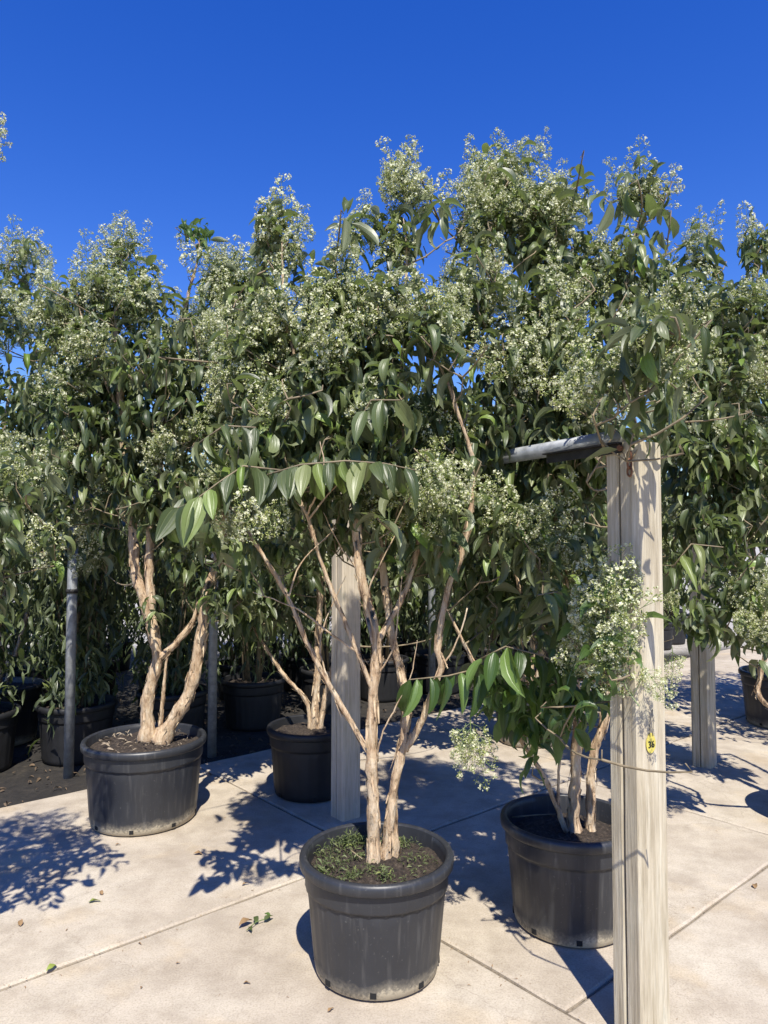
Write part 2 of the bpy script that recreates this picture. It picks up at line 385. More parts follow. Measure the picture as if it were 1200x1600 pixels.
# steel angle bar under the pipe, hook
d3 = Vector((dPM.x, dPM.y, 0)); n3 = Vector((-d3.y, d3.x, 0))
sb = MB(); rot = Matrix.Rotation(math.atan2(d3.y, d3.x), 3, 'Z')
nl = Vector((math.cos(R(209)), math.sin(R(209)), 0)); nr = Vector((math.cos(R(299)), math.sin(R(299)), 0))
rl = Matrix.Rotation(R(209-90), 3, 'Z')
cb = Vector((PF.x, PF.y, 1.915))+nl*(POST_W/2+.008)-nr*.16
e = tag(empty('angle_bar', cb), 'dark steel angle bar bolted to the tagged timber post under the pipe', 'bar')
k = MB(); k.box((0, 0, 0), (.36, .006, .030), rl); k.build('web', M_STEEL, e)
k = MB(); k.box(Vector((0, 0, .0178))+nl*.010, (.36, .026, .005), rl); k.build('flange', M_STEEL, e)
for s_ in (-.12, -.18):
    k = MB(); c0 = -nr*s_*1; k.tube([c0+nl*.003, c0+nl*.014], .010, 6); k.build('bolt', M_RUST, e)
hk = Vector((PF.x, PF.y, 1.885))+nl*(POST_W/2+.012)+nr*(POST_W/2-.012)
e = tag(empty('chain_hook', hk), 'short rusty chain hanging from the top of the tagged post', 'chain')
for i in range(3):
    k = MB(); ax = nr if i % 2 == 0 else nl; pts = []
    for j in range(13):
        an = 2*math.pi*j/12; pts.append(ax*math.sin(an)*.009+Vector((0, 0, math.cos(an)*.016-.025*i)))
    k.tube(pts, .0035, 6, cap=False); k.build('link', M_RUST, e, True)

# yellow tag with number 36
nR = Vector((math.cos(R(299)), math.sin(R(299)), 0)); tR = Vector((-nR.y, nR.x, 0))
tc = None
def ray_to_plane(x, y, p0, n):
    o = Vector((0, 0, CAMH)); d = (P(x, y, 1)-o); return o+d*((p0-o).dot(n)/d.dot(n))
tc = ray_to_plane(1017, 1162, Vector((PF.x, PF.y, 1))+nR*(POST_W/2+.004), nR)
e = tag(empty('number_tag', tc), 'round yellow plastic tag reading 36 wired to the timber post', 'tag')
frame = Matrix((tR, Vector((0, 0, 1)), nR)).transposed()
k = MB(); n = 28; poly = []
for i in range(n):
    an = 2*math.pi*i/n; poly.append((math.cos(an)*.021, math.sin(an)*.030+(.004 if math.sin(an) > .8 else 0)))
k.add([frame@Vector((x, y, -.0012)) for x, y in poly]+[frame@Vector((x, y, .0012)) for x, y in poly],
      [tuple(range(n-1, -1, -1)), tuple(range(n, 2*n))]+[(i, (i+1) % n, (i+1) % n+n, i+n) for i in range(n)])
k.build('disc', M_YEL, e)
cu = bpy.data.curves.new('number', 'FONT'); cu.body = '36'; cu.size = .030; cu.align_x = 'CENTER'; cu.align_y = 'CENTER'; cu.extrude = .0003; cu.offset = .0004
to = bpy.data.objects.new('tmp', cu); C.objects.link(to); dg = bpy.context.evaluated_depsgraph_get()
tm = bpy.data.meshes.new_from_object(to.evaluated_get(dg)); bpy.data.objects.remove(to)
tm.transform(Matrix.Translation(nR*.0022+Vector((0, 0, -.003))) @ frame.to_4x4()); tm.materials.clear(); tm.materials.append(M_INK)
link('number', tm, e)
k = MB(); pts = [frame@Vector((x, y, .003)) for x, y in ((-.006, .024), (-.009, .045), (-.004, .08), (.006, .11), (.008, .08), (.008, .05), (.004, .024))]
k.tube(pts, .0009, 5); k.build('wire', M_STEEL, e)

# metal poles at the rear
def metal_pole(base, h, r, label, bars=()):
    e = tag(empty('metal_pole', base), label, 'pole', 'thin metal poles of the shade frame')
    k = MB(); k.tube([(0, 0, -.05), (0, 0, h*.55), (.004, 0, h)], r, 16); k.build('shaft', M_GALV, e, True)
    k = MB(); k.tube([(0, 0, h*.62), (0, 0, h*.62+.03)], r*1.2, 16); k.build('clamp', M_STEEL, e, True)
    for (a, b, z, rr) in bars:
        k = MB(); k.tube([(a[0], a[1], z), (b[0], b[1], z)], rr, 10); k.build('crossbar', M_STEEL, e, True)
    return e
metal_pole(G(107, 1208), 2.02, .034, 'thin galvanised pole at the concrete edge left of the wide pot', [((-.35, -.2), (.5, .3), 1.93, .028)])
metal_pole(G(331, 1176), 1.98, .034, 'thin galvanised pole in shade just behind the wide pot')
metal_pole(Vector((.49, 7.4, 0)), 2.0, .036, 'thin galvanised pole far back between the tree stems')

# ------------------------------------------------------------------ pots
def make_pot(r_top, r_bot, h, n_holes=8, soil_h=.055, seed=0, M_POT=M_POT):
    """returns list of (name, mesh); the base centre is the origin"""
    rd = random.Random(seed)
    rim_h = .042; led = h-.115
    rl_ = r_bot+(r_top-.022-r_bot)*(led/h)
    def flute(r, z, an):
        if abs(z-led-.0005) < .0025: return r+.0012*math.sin(28*an+2*seed)
        if z < led-.008 and z > .035:
            k_ = (an*14/math.pi) % 1.0
            r += .0028*(1 if k_ > .12 and k_ < .88 else 0)
        return r*(1+.004*math.sin(2*an+seed))
    prof = [(r_bot*.5, .004), (r_bot-.012, .004), (r_bot, .012), (r_bot+(rl_-r_bot)*.08, .04), (r_bot+(rl_-r_bot)*.12, .05)]
    prof += [(r_bot+(rl_-r_bot)*t, led*t) for t in (.3, .5, .7, .85)]
    prof += [(rl_, led-.012), (rl_+.0005, led-.001), (rl_+.010, led+.0015), (rl_+.0115, led+.010), (rl_+.013, h-rim_h-.006), (rl_+.012, h-rim_h+.004)]
    inner = [(r_top-.03, h-.005), (r_top-.036, h-.05), (r_top-.045, h-soil_h-.04)]
    b = MB(); b.lathe(prof, 112, fn=flute); b.lathe([(rl_+.012, h-rim_h+.004), (r_top-.03, h-.012)], 112)
    b.lathe(inner, 112)
    rim = MB(); rim.lathe([(rl_+.013, h-rim_h), (r_top-.006, h-rim_h-.002), (r_top, h-rim_h+.004), (r_top+.001, h-.016), (r_top-.003, h-.005), (r_top-.012, h), (r_top-.022, h-.001), (r_top-.03, h-.008), (r_top-.033, h-.03)], 112,
                          fn=lambda r, z, an: r*(1+.004*math.sin(2*an+seed)))
    so = MB(); rs = r_top-.038; nr_, na = 12, 40; vs = [(0, 0, h-soil_h+.02)]
    for i in range(1, nr_+1):
        for j in range(na):
            an = 2*math.pi*j/na; rr = rs*i/nr_
            vs.append((rr*math.cos(an), rr*math.sin(an), h-soil_h+.022*(1-(i/nr_)**2)+(rd.random()-.5)*.014))
    fs = [(0, 1+j, 1+(j+1) % na) for j in range(na)]+[(1+(i-1)*na+j, 1+i*na+j, 1+i*na+(j+1) % na, 1+(i-1)*na+(j+1) % na) for i in range(1, nr_) for j in range(na)]
    so.add(vs, fs)
    holes = []
    for i in range(n_holes):
        an = 2*math.pi*(i+.35)/n_holes
        m3 = Matrix.Rotation(an, 3, 'Z'); c = m3@Vector((r_bot+.001, 0, .030)); hmb = MB(); hmb.box(c, (.012, .022, .020), m3); holes.append(hmb)  # raised black box, its colour stands for the shade inside a hole
    return [('body', b.mesh('pot_body', [M_POT], True)), ('rim', rim.mesh('pot_rim', [M_POT], True)), ('soil', so.mesh('pot_soil', [M_SOIL], True))]+[('drain_hole', hm.mesh('drain_hole', [M_HOLE])) for hm in holes]
def place_pot(parts, loc, rz, label, group=None, skip_holes=False):
    e = tag(empty('plant_pot', loc, rz), label, 'plant pot', group)
    for nm, me in parts:
        if skip_holes and nm == 'drain_hole': continue
        link(nm, me, e)
    return e
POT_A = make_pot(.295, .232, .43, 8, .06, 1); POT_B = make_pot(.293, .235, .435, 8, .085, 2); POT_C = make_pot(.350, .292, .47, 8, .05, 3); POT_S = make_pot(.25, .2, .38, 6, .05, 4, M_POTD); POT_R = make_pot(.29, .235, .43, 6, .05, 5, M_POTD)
LA = Vector((-.028, 2.80, 0)); LB = Vector((.795, 3.13, 0)); LC = Vector((-1.405, 4.27, 0)); LD = Vector((-.47, 4.72, 0)); LE = Vector((2.62, 4.1, 0))
LF = Vector((-1.9, 2.15, 0)); LH = Vector((-3.2, 6.0, -.03)); LI = Vector((3.55, 6.45, 0)); LJ = Vector((1.17, 5.9, 0)); LK = Vector((2.3, 6.9, 0)); LM = Vector((3.75, 5.25, 0)); LN = Vector((4.45, 6.7, 0))
PG = 'black plastic pots of the flowering trees'
place_pot(POT_A, LA, R(-108), 'dusty black pot in full sun with weeds on its soil', PG)
place_pot(POT_B, LB, R(-112), 'black pot crossed by the shadow of the tagged post', PG)
place_pot(POT_C, LC, R(-100), 'widest black pot standing near the thin metal pole', PG)
place_pot(POT_R, LD, R(20), 'shaded black pot close behind the pale timber post', PG)
place_pot(POT_C, LE, R(20), 'black pot casting a round shadow on concrete before the rear post', PG)
place_pot(POT_C, LF, R(50), 'black pot of the tree that dapples the sunny concrete', PG)
place_pot(POT_C, LH, R(80), 'dark black pot in deep shade behind the thin metal pole', PG)
place_pot(POT_C, LI, R(10), 'black pot in shade past the rear timber post', PG)
place_pot(POT_A, LJ, R(10), 'black pot half hidden behind the low leafy skirt', PG)
place_pot(POT_A, LM, R(10), 'unseen black pot of the added tree beyond the flower-crowned tree', PG)  # pot of a tree added out of view for its shade
place_pot(POT_A, LN, R(10), 'unseen black pot of the added tree beside the rear edge of the concrete', PG)  # likewise out of view, under the second added shade tree
place_pot(POT_A, LK, R(10), 'black pot in shade straight behind the rear timber post', PG)

# ------------------------------------------------------------------ leaves
def leaf_template(curl, fold, width, ns=6, nc=3, twist=0, a0=0.0, wav=0):
    t = np.linspace(0, 1, ns+1)
    prof = (t**.62)*((1-t)**.85)*(1+.5*(1-t)); prof = prof/prof.max()*width/2
    prof[0] = .012; prof[-1] = .004
    dt = 1/ns; y = [0]; z = [0]; ang = []
    for i in range(ns+1): ang.append(a0-curl*(t[i]**1.25))
    for i in range(ns):
        am = (ang[i]+ang[i+1])/2; y.append(y[-1]+dt*math.cos(am)); z.append(z[-1]+dt*math.sin(am))
    us = np.linspace(-1, 1, nc); V = []; UV = []
    for i in range(ns+1):
        nz = np.array([0, -math.sin(ang[i]), math.cos(ang[i])]); tw = twist*t[i]
        for u in us:
            side = np.array([math.cos(tw), 0, 0])+nz*math.sin(tw)
            p = np.array([0, y[i], z[i]])+side*u*prof[i]+nz*(abs(u)**1.3*fold*prof[i]+wav*math.sin(t[i]*11+u*2)*prof[i]*abs(u))
            V.append(p); UV.append(((u+1)/2, t[i]))
    F = [(i*nc+j, i*nc+j+1, (i+1)*nc+j+1, (i+1)*nc+j) for i in range(ns) for j in range(nc-1)]
    return np.array(V), np.array(F), np.array(UV)
def variants(width, ns, nc, spec):
    return [leaf_template(c, f, width*wk, ns, nc, tw, a0, .12) for c, f, wk, tw, a0 in spec]
SPEC = [(.6, .6, 1, .3, .1), (1.2, .8, .95, -.4, .25), (1.6, .55, .9, .35, .4), (2.3, .7, .85, -.4, .6), (.3, .35, 1.1, .1, 0), (2.9, .8, .8, .5, .8), (1.2, .9, .75, .6, .2), (.7, .3, 1.05, -.2, .15), (1.9, 1.1, .7, .9, .5), (.9, 1.3, .75, -.8, .1), (2.6, .4, .8, -.7, .9), (1.4, .2, 1, .9, .2), (.4, 1.0, .85, 1.1, -.1), (3.3, .9, .75, .3, 1.0)]
NV = len(SPEC)
LV_LOW = variants(.34, 6, 3, SPEC); LV_HI = variants(.36, 6, 5, SPEC)
LV_NAR = variants(.2, 4, 3, SPEC)
LEAF_ME = {}
for key, m_ in (('n', M_LEAF), ('y', M_LEAFY)):
    LEAF_ME[key] = [np_mesh('leaf', V, F, [m_], UV, np.full(len(V), .0)) for V, F, UV in LV_HI]

class Leaves:
    """a list of leaves: base, initial direction, normal, length, variant, random value"""
    def __init__(s): s.p = []; s.d = []; s.n = []; s.l = []; s.k = []; s.r = []
    def add(s, p, d, n, l, k, r):
        s.p.append(p); s.d.append(d); s.n.append(n); s.l.append(l); s.k.append(k); s.r.append(r)
    def frames(s):
        d = np.array(s.d, float).reshape(-1, 3); d /= np.linalg.norm(d, axis=1)[:, None]+1e-9
        n = np.array(s.n, float).reshape(-1, 3); n -= d*(n*d).sum(1)[:, None]; n /= np.linalg.norm(n, axis=1)[:, None]+1e-9
        x = np.cross(d, n); return np.stack([x, d, n], 2), np.array(s.p, float).reshape(-1, 3), np.array(s.l)
    def joined(s, name, sel, tmpl, m_, origin, parent):
        Rm, p, l = s.frames(); k = np.array(s.k); r = np.array(s.r); VV = []; FF = []; UU = []; RR = []; base = 0
        for vi, (V, F, UV) in enumerate(tmpl):
            idx = np.nonzero(sel & (k % len(tmpl) == vi))[0]
            if len(idx) == 0: continue
            W = np.einsum('nij,vj->nvi', Rm[idx], V)*l[idx][:, None, None]+p[idx][:, None, :]-np.array(origin)
            nv = len(V); VV.append(W.reshape(-1, 3)); UU.append(np.tile(UV, (len(idx), 1))); RR.append(np.repeat(r[idx], nv))
            FF.append((F[None]+(np.arange(len(idx))*nv)[:, None, None]+base).reshape(-1, 4)); base += nv*len(idx)
        if not VV: return None
        me = np_mesh(name, np.concatenate(VV), np.concatenate(FF), [m_], np.concatenate(UU), np.concatenate(RR))
        return link(name, me, parent)

# ------------------------------------------------------------------ flower panicles (shared meshes)
def panicle(seed, L=.24, full=1.0):
    rd = random.Random(seed); opn = (.12, .3, .45, .2)[seed % 4]; k = MB(); up = Vector((0, 0, 1))
    axis = [Vector((rd.uniform(-.006, .006), rd.uniform(-.006, .006), L*i/6)) for i in range(7)]; axis[0] = Vector((0, 0, 0))
    k.tube(axis, [.0022*(1-.7*i/6) for i in range(7)], 4, 0, cap=False)
    def floret(c, d, open_):
        a = d.orthogonal().normalized(); b = d.cross(a); s_ = rd.uniform(.85, 1.25)
        if open_:
            for q in range(5):
                an = 2*math.pi*q/5+rd.random()*.4; u = a*math.cos(an)+b*math.sin(an); v = d.cross(u)
                tip = c+u*.0060*s_+d*.0022; m1 = c+u*.0036*s_+v*.0020*s_+d*.0022; m2 = c+u*.0036*s_-v*.0020*s_+d*.0022
                k.add([c, m1, tip, m2], [(0, 1, 2, 3)], 1)
        else:
            r = .0024*s_; hh = .0058*s_
            k.add([c-d*.002, c+a*r+d*hh*.5, c+b*r+d*hh*.5, c-a*r+d*hh*.5, c-b*r+d*hh*.5, c+d*hh],
                  [(0, 2, 1), (0, 3, 2), (0, 4, 3), (0, 1, 4), (5, 1, 2), (5, 2, 3), (5, 3, 4), (5, 4, 1)], 2 if rd.random() < .74 else 1)
    def head(c, d, n):
        for i in range(n):
            q = Vector((rd.gauss(0, 1), rd.gauss(0, 1), rd.gauss(0, 1))).normalized(); q = (q+d*.75).normalized()
            p = c+q*rd.uniform(.007, .017); floret(p, q, rd.random() < opn)
        for i in range(3):
            q = Vector((rd.gauss(0, 1), rd.gauss(0, 1), rd.gauss(0, 1)-.3)).normalized(); a = q.orthogonal().normalized()
            k.add([c, c+q*.008+a*.0022, c+q*.017, c+q*.008-a*.0022], [(0, 1, 2, 3)], 2)
    tiers = 6
    for ti in range(tiers):
        t = .12+.8*ti/(tiers-1); base = Vector((0, 0, L*t)); ln = (.082*(1-t)**.9+.014)*full; n = 4 if ti < 4 else 2
        ph = rd.random()*6
        for q in range(n):
            an = ph+2*math.pi*q/n+rd.uniform(-.3, .3); o = Vector((math.cos(an), math.sin(an), rd.uniform(.35, .8))).normalized()
            l_ = ln*rd.uniform(.7, 1.15); mid = base+o*l_*.55; end = base+o*l_+Vector((0, 0, l_*.12))
            k.tube([base, mid, end], [.0013, .001, .0008], 3, 0, cap=False)
            head(end, o, rd.randint(10, 14))
            if l_ > .045:
                for s_ in (-1, 1):
                    o2 = (o+Vector((-o.y, o.x, .25))*s_*.85).normalized(); e2 = mid+o2*l_*.42
                    k.tube([mid, e2], [.0009, .0007], 3, 0, cap=False); head(e2, o2, rd.randint(7, 10))
    head(Vector((0, 0, L)), up, 9)
    return k.mesh('flower_cluster', [M_STALK, M_PETAL, M_BUD])
PAN = [panicle(100+i, .20+.028*(i % 4), .8+.14*(i % 3)) for i in range(12)]

# ------------------------------------------------------------------ trees
ALL_TREES = []
def jit(rd, s): return Vector((rd.gauss(0, s), rd.gauss(0, s), rd.gauss(0, s)))
class Tree:
    def __init__(s, loc, label, group, seed, name='flowering_tree'):
        s.loc = Vector(loc); s.e = tag(empty(name, loc), label, 'tree', group); s.rd = random.Random(seed)
        s.nodes = []; s.parent = []; s.leaves = Leaves(); s.fresh = Leaves(); s.pans = []; s.twigs = MB(); s.stems = []
        ALL_TREES.append(s)
    def stem(s, pts, r0, r1, parent=None, name='stem', reg=True):
        """pts: world points of a main stem or branch; own mesh with rough peeling bark"""
        rd = s.rd; pts = [Vector(p) for p in pts]
        if name == 'stem': pts = [pts[0]-(pts[1]-pts[0]).normalized()*.07]+pts
        out = []
        for i in range(len(pts)-1):                      # Catmull-Rom
            p0, p1, p2, p3 = pts[max(i-1, 0)], pts[i], pts[i+1], pts[min(i+2, len(pts)-1)]
            n = max(2, int((p2-p1).length/.025))
            for j in range(n):
                t = j/n; out.append(.5*((2*p1)+(p2-p0)*t+(2*p0-5*p1+4*p2-p3)*t*t+(3*p1-p0-3*p2+p3)*t**3)+jit(rd, .0012))
        out.append(pts[-1]); m = len(out); L = s.loc
        r0 *= .82; rr = [(r0+(r1-r0)*(i/(m-1))**.85)*(1+.09*math.sin(i*.9+rd.random()*.6)) for i in range(m)]
        if name == 'stem':
            for i in range(min(9, m)): rr[i] *= 1+.40*(1-i/9)**2
        if name == 'branch' or r0 > .004:
            for i in range(max(0, m-10), m): rr[i] *= 1-.65*((i-(m-10))/9)**1.5 if m > 10 else 1
        k = MB(); k.tube([p-L for p in out], rr, 12, 0, .15, rnd=rd)
        nf = int(m*2.2) if r0 > .008 else 0                     # loose flakes of bark
        for _ in range(nf):
            i = rd.randrange(1, m-2); p = out[i]-L; ax = (out[i+1]-out[i]).normalized(); o = ax.orthogonal().normalized()
            o = Matrix.Rotation(rd.random()*6.28, 3, ax)@o; sd_ = ax.cross(o); l_ = rd.uniform(.02, .07); w_ = rd.uniform(.003, .009)*min(1, rr[i]/.02)
            q = [p+o*rr[i]*.98, p+o*(rr[i]*1.03+.001)+ax*l_*.5, p+o*(rr[i]*1.08+rd.uniform(.001, .008))+ax*l_*rd.choice((1, -1, 1))]
            k.add([q[0]-sd_*w_, q[0]+sd_*w_, q[1]+sd_*w_, q[1]-sd_*w_, q[2]+sd_*w_*.5, q[2]-sd_*w_*.5], [(0, 1, 2, 3), (3, 2, 4, 5)])
        o = k.build(name, M_BARK, parent or s.e, True)
        if reg:
            step = 3
            for i in range(0, m, step):
                s.nodes.append(out[i]); s.parent.append((i/m, r1))
        return o
    def shoot(s, tip, d, ln, pairs, flower=False, leaf=.115, droop=.6, fresh=False, pscale=1.0, k=None):
        rd = s.rd; d = d.normalized()
        if flower: tip = tip-(d+Vector((0, 0, .5))).normalized()*.19*pscale
        base = tip-d*ln
        a = d.orthogonal().normalized(); a = Matrix.Rotation(rd.random()*6.28, 3, d)@a
        L = s.fresh if fresh else s.leaves
        for i in range(pairs):
            t = (i+.6)/pairs; p = base+d*ln*t; ax = Matrix.Rotation(i*math.pi/2+rd.uniform(-.4, .4), 3, d)@a
            for sg in (1, -1):
                if rd.random() < .08: continue
                o = ax*sg; l_ = leaf*rd.uniform(.55, 1.25)*(1-.25*t if not flower else 1)
                y = (o*.85+d*.35+Vector((0, 0, -1))*rd.uniform(.1, 1.0)*droop*2.0+jit(rd, .16)).normalized()
                n = (Vector((0, 0, 1))*.8+o*.5+d*.2+jit(rd, .38)); n = n-y*n.dot(y)
                L.add(p+o*.012, y, n.normalized(), l_, rd.randrange(NV), rd.random())
        if flower:
            pd = (d+Vector((0, 0, .5))+jit(rd, .12)).normalized(); ps = rd.uniform(.75, 1.15)*pscale
            s.pans.append((base+d*ln, pd, ps))
        return base, d
    def connect(s, base, d, r=.0022):
        """twig from the closest branch point to the shoot"""
        P_ = np.array([tuple(p) for p in s.nodes]); b = np.array(base)
        dist = np.linalg.norm(P_-b, axis=1)+np.maximum(0, (P_[:, 2]-b[2])+.05)*1.2
        i = int(dist.argmin()); p = s.nodes[i]; v = Vector(base)-p; ln = v.length
        if ln > 1.3: return
        n = max(2, int(ln/.06)); pts = []
        c = p+v*.5-d*ln*.10+jit(s.rd, ln*.05)+Vector((0, 0, -.04*ln))
        for j in range(n+1):
            t = j/n; pts.append(p*(1-t)**2+c*2*t*(1-t)+Vector(base)*t*t)
        pts.append(Vector(base)+d*.03)
        r0 = min(.0075, .0028+ln*.007)
        s.twigs.tube([q-s.loc for q in pts], [r0+(r-r0)*j/(len(pts)-1) for j in range(len(pts))], 5, 0, .12, cap=False, rnd=s.rd)
        for q in pts[1:-1]: s.nodes.append(q); s.parent.append((0, 0))
    def clump(s, c, rad, n, fl=.3, leaf=.115, up=.5, droop=.6, pairs=(3, 5), fresh=False, pscale=1.0, ln=(.12, .26)):
        rd = s.rd; c = Vector(c); S_ = []
        for _ in range(n):
            while True:
                q = Vector((rd.uniform(-1, 1), rd.uniform(-1, 1), rd.uniform(-1, 1)))
                if q.length <= 1 and q.length > rd.random()*.85: break
            tip = c+Vector((q.x*rad[0], q.y*rad[1], q.z*rad[2])); d = (q+Vector((0, 0, up))+jit(rd, .3)+((c-s.loc).normalized()*.15))
            f = rd.random() < fl
            b, d = s.shoot(tip, d, rd.uniform(*ln), rd.randint(*pairs) if not f else rd.randint(1, 3), f, leaf, droop, fresh, pscale)
            S_.append((b, d.normalized()))
        S_.sort(key=lambda t: (t[0]-s.loc).length)
        for b, d in S_: s.connect(b, d)
    def px_clumps(s, lst, rho=120, **kw):
        for (x, y, rx, ry, dep, fl) in lst:
            c = P(x, y, dep); a = rx*dep/FP; b = ry*dep/FP
            s.clump(c, (a, max(.10, min(.34, (a+b)/2)), b), max(2, int(1.3*rho*math.pi*a*b+.5)), fl*.72, **kw)
    def finish(s, vis, n_obj=300):
        e = s.e
        for L, key, m_ in ((s.leaves, 'n', M_LEAF), (s.fresh, 'y', M_LEAFY)):
            if not L.p: continue
            Rm, p, l = L.frames(); v = vis.get(id(L)); sel = np.zeros(len(p), bool)
            lim = n_obj if key == 'n' else 60
            if v is not None and lim:
                order = np.argsort(-v)[:lim]; order = order[v[order] > 8]; sel[order] = True
                for i in order:
                    M4 = Matrix(((*Rm[i][0]*l[i], p[i][0]-s.loc.x), (*Rm[i][1]*l[i], p[i][1]-s.loc.y), (*Rm[i][2]*l[i], p[i][2]-s.loc.z), (0, 0, 0, 1)))
                    o = bpy.data.objects.new('leaf', LEAF_ME[key][L.k[i]]); C.objects.link(o); o.parent = e; o.matrix_local = M4
            o = L.joined('crown' if key == 'n' else 'young_leaves', ~sel, LV_LOW, m_, s.loc, e)
            if o: tag(o, kind='stuff')
        for i, (p, d, sc) in enumerate(s.pans):
            o = bpy.data.objects.new('flower_cluster', PAN[s.rd.randrange(len(PAN))]); C.objects.link(o); o.parent = e
            q = Vector(d).to_track_quat('Z', 'Y').to_matrix().to_4x4() @ Matrix.Rotation(s.rd.random()*6.28, 4, 'Z')
            o.matrix_local = Matrix.Translation(p-s.loc) @ q @ Matrix.Scale(sc, 4)
        if s.twigs.v: tag(s.twigs.build('twigs', M_TWIG, e, True), kind='stuff')
def px(lst, d): return [P(x, y, d+(dd[0] if dd else 0)) for x, y, *dd in lst]
TG = 'flowering trees with peeling bark in black pots'

# ---- front tree in the sunny pot
A = Tree(LA, 'multi-stemmed tree with bare tan stems rising from the weedy sunny pot', TG, 1)
d0 = 2.80
st = A.stem(px([(583, 1345), (583, 1250), (580, 1170), (584, 1085), (588, 1010), (578, 955), (562, 895), (557, 820), (556, 770, .02), (548, 690, .05), (530, 600, .08)], d0), .030, .014)
A.stem(px([(578, 1178), (520, 1080, -.02), (478, 1000, -.05), (448, 930, -.08), (400, 850, -.12), (372, 800, -.14)], d0), .0135, .007, st, 'branch')
A.stem(px([(583, 1080), (563, 1030, -.02), (540, 975, -.02), (512, 905, -.03), (496, 860, -.03), (480, 805, -.05), (466, 778, -.05), (440, 690, -.04)], d0), .011, .006, st, 'branch')
A.stem(px([(560, 1020, -.02), (505, 982, -.05), (462, 950, -.08), (395, 925, -.1)], d0), .006, .003, st, 'branch')
A.stem(px([(587, 1008), (618, 955, .04), (642, 900, .07), (660, 820, .09), (668, 740, .1)], d0), .014, .008, st, 'branch')
for q in ([(583, 1060), (612, 1020, -.03), (622, 960, -.05), (628, 900, -.05)], [(590, 1190), (596, 1150, -.03), (640, 1060, -.05), (652, 1000, -.05)], [(562, 895), (530, 850, -.02), (505, 800, -.03)], [(450, 935, -.08), (470, 880, -.06), (520, 830, -.05)],
          [(690, 1042), (715, 1000, -.02), (730, 950, -.02)], [(520, 1080, -.02), (500, 1000, .02), (540, 900, .05)], [(588, 1000), (575, 930, -.05), (610, 850, -.06), (640, 800, -.06)]):
    A.stem(px(q, d0), .0045, .0025, st, 'branch', False)
A.stem(px([(482, 812, -.05), (510, 775, -.06), (535, 750, -.08)], d0), .005, .003, st, 'branch', False)
st2 = A.stem(px([(602, 1345, .02), (615, 1235, .03), (630, 1160, .04), (636, 1095, .06), (626, 1050, .10), (614, 1000, .13), (600, 900, .15), (600, 800, .15), (612, 690, .15), (620, 600, .15)], d0), .024, .012)
A.stem(px([(632, 1172, .04), (658, 1130, .02), (678, 1075, 0), (690, 1042, 0), (684, 1015, 0), (689, 975, 0), (702, 915, 0), (720, 872, 0), (735, 800, 0), (740, 720, .02)], d0), .0165, .010, st2, 'branch')
A.stem(px([(617, 1330, .05), (616, 1240, .06), (624, 1150, .08)], d0), .017, .011, None, 'stem', False)
for q in ([(556, 770, .02), (500, 640), (450, 520), (440, 380)], [(530, 600, .08), (540, 500, .1), (520, 400, .1)], [(612, 690, .15), (630, 540, .1), (635, 400, .1), (630, 340, .1)], [(740, 720, .02), (700, 600, 0), (660, 520, 0)]):
    A.stem(px(q, d0), .011, .004, st, 'branch')
A.px_clumps([(440, 365, 42, 65, 2.9, .85), (435, 470, 70, 70, 2.85, .75), (395, 545, 70, 75, 2.85, .7), (520, 440, 70, 65, 2.9, .6), (500, 540, 80, 70, 2.75, .5),
             (632, 275, 30, 45, 2.95, .95), (572, 335, 16, 35, 2.95, .8), (620, 370, 30, 50, 2.95, .45), (600, 465, 80, 75, 2.85, .85), (690, 480, 50, 70, 2.75, .8)], 185, leaf=.125)
A.px_clumps([(470, 625, 95, 70, 2.75, .12), (600, 610, 95, 80, 2.75, .1), (690, 620, 70, 80, 2.9, .1), (540, 700, 130, 45, 2.75, .03), (400, 690, 70, 60, 2.7, .1), (650, 720, 80, 50, 2.75, .1), (520, 560, 120, 80, 3.0, .1), (620, 760, 110, 35, 2.85, .05), (480, 760, 60, 30, 2.9, .05)], 165, leaf=.132, droop=1.05)
A.px_clumps([(470, 690, 110, 50, 3.05, .05), (600, 690, 120, 60, 3.1, .05), (560, 800, 150, 40, 3.15, .05), (430, 830, 70, 40, 3.1, .03), (680, 850, 60, 40, 3.1, .1)], 110, leaf=.125, droop=1.05)
A.px_clumps([(330, 790, 70, 45, 2.62, .03), (690, 790, 60, 35, 2.68, .55)], 80, leaf=.14, droop=1.0)
# ---- tree behind the tagged post
B = Tree(LB, 'bushy tree with a leafy low skirt rising behind the tagged post', TG, 2)
d0 = 3.13
st = B.stem(px([(898, 1300), (899, 1210), (903, 1130), (898, 1060), (895, 1000), (880, 900), (868, 780), (850, 640), (830, 500)], d0), .030, .012)
B.stem(px([(884, 1300, -.03), (855, 1225, -.05), (815, 1158, -.08), (775, 1100, -.1), (745, 1045, -.12), (700, 955, -.1)], d0), .014, .007, st, 'branch')
B.stem(px([(872, 1262, -.04), (876, 1175, -.04), (900, 1115, -.05)], d0), .008, .005, st, 'branch')
B.stem(px([(922, 1300, .03), (926, 1190, .02), (948, 1110, 0), (965, 1000, 0), (985, 880, 0), (990, 700, 0), (985, 520, 0), (990, 380, 0)], d0), .024, .009)
B.stem(px([(895, 1040), (860, 1000, -.04), (830, 950, -.06), (808, 905, -.06), (790, 800, -.05), (770, 650, 0)], d0), .012, .006, st, 'branch')
B.stem(px([(897, 1060, .02), (868, 960, .06), (850, 900, .1)], d0), .018, .010, st, 'branch')
for q in ([(850, 640), (800, 500), (770, 400), (778, 330)], [(830, 500), (860, 400), (850, 320)], [(868, 780), (920, 650), (960, 560)], [(990, 380), (1000, 340)], [(985, 880), (960, 800, -.3), (945, 690, -.55)]):
    B.stem(px(q, d0), .011, .004, st, 'branch')
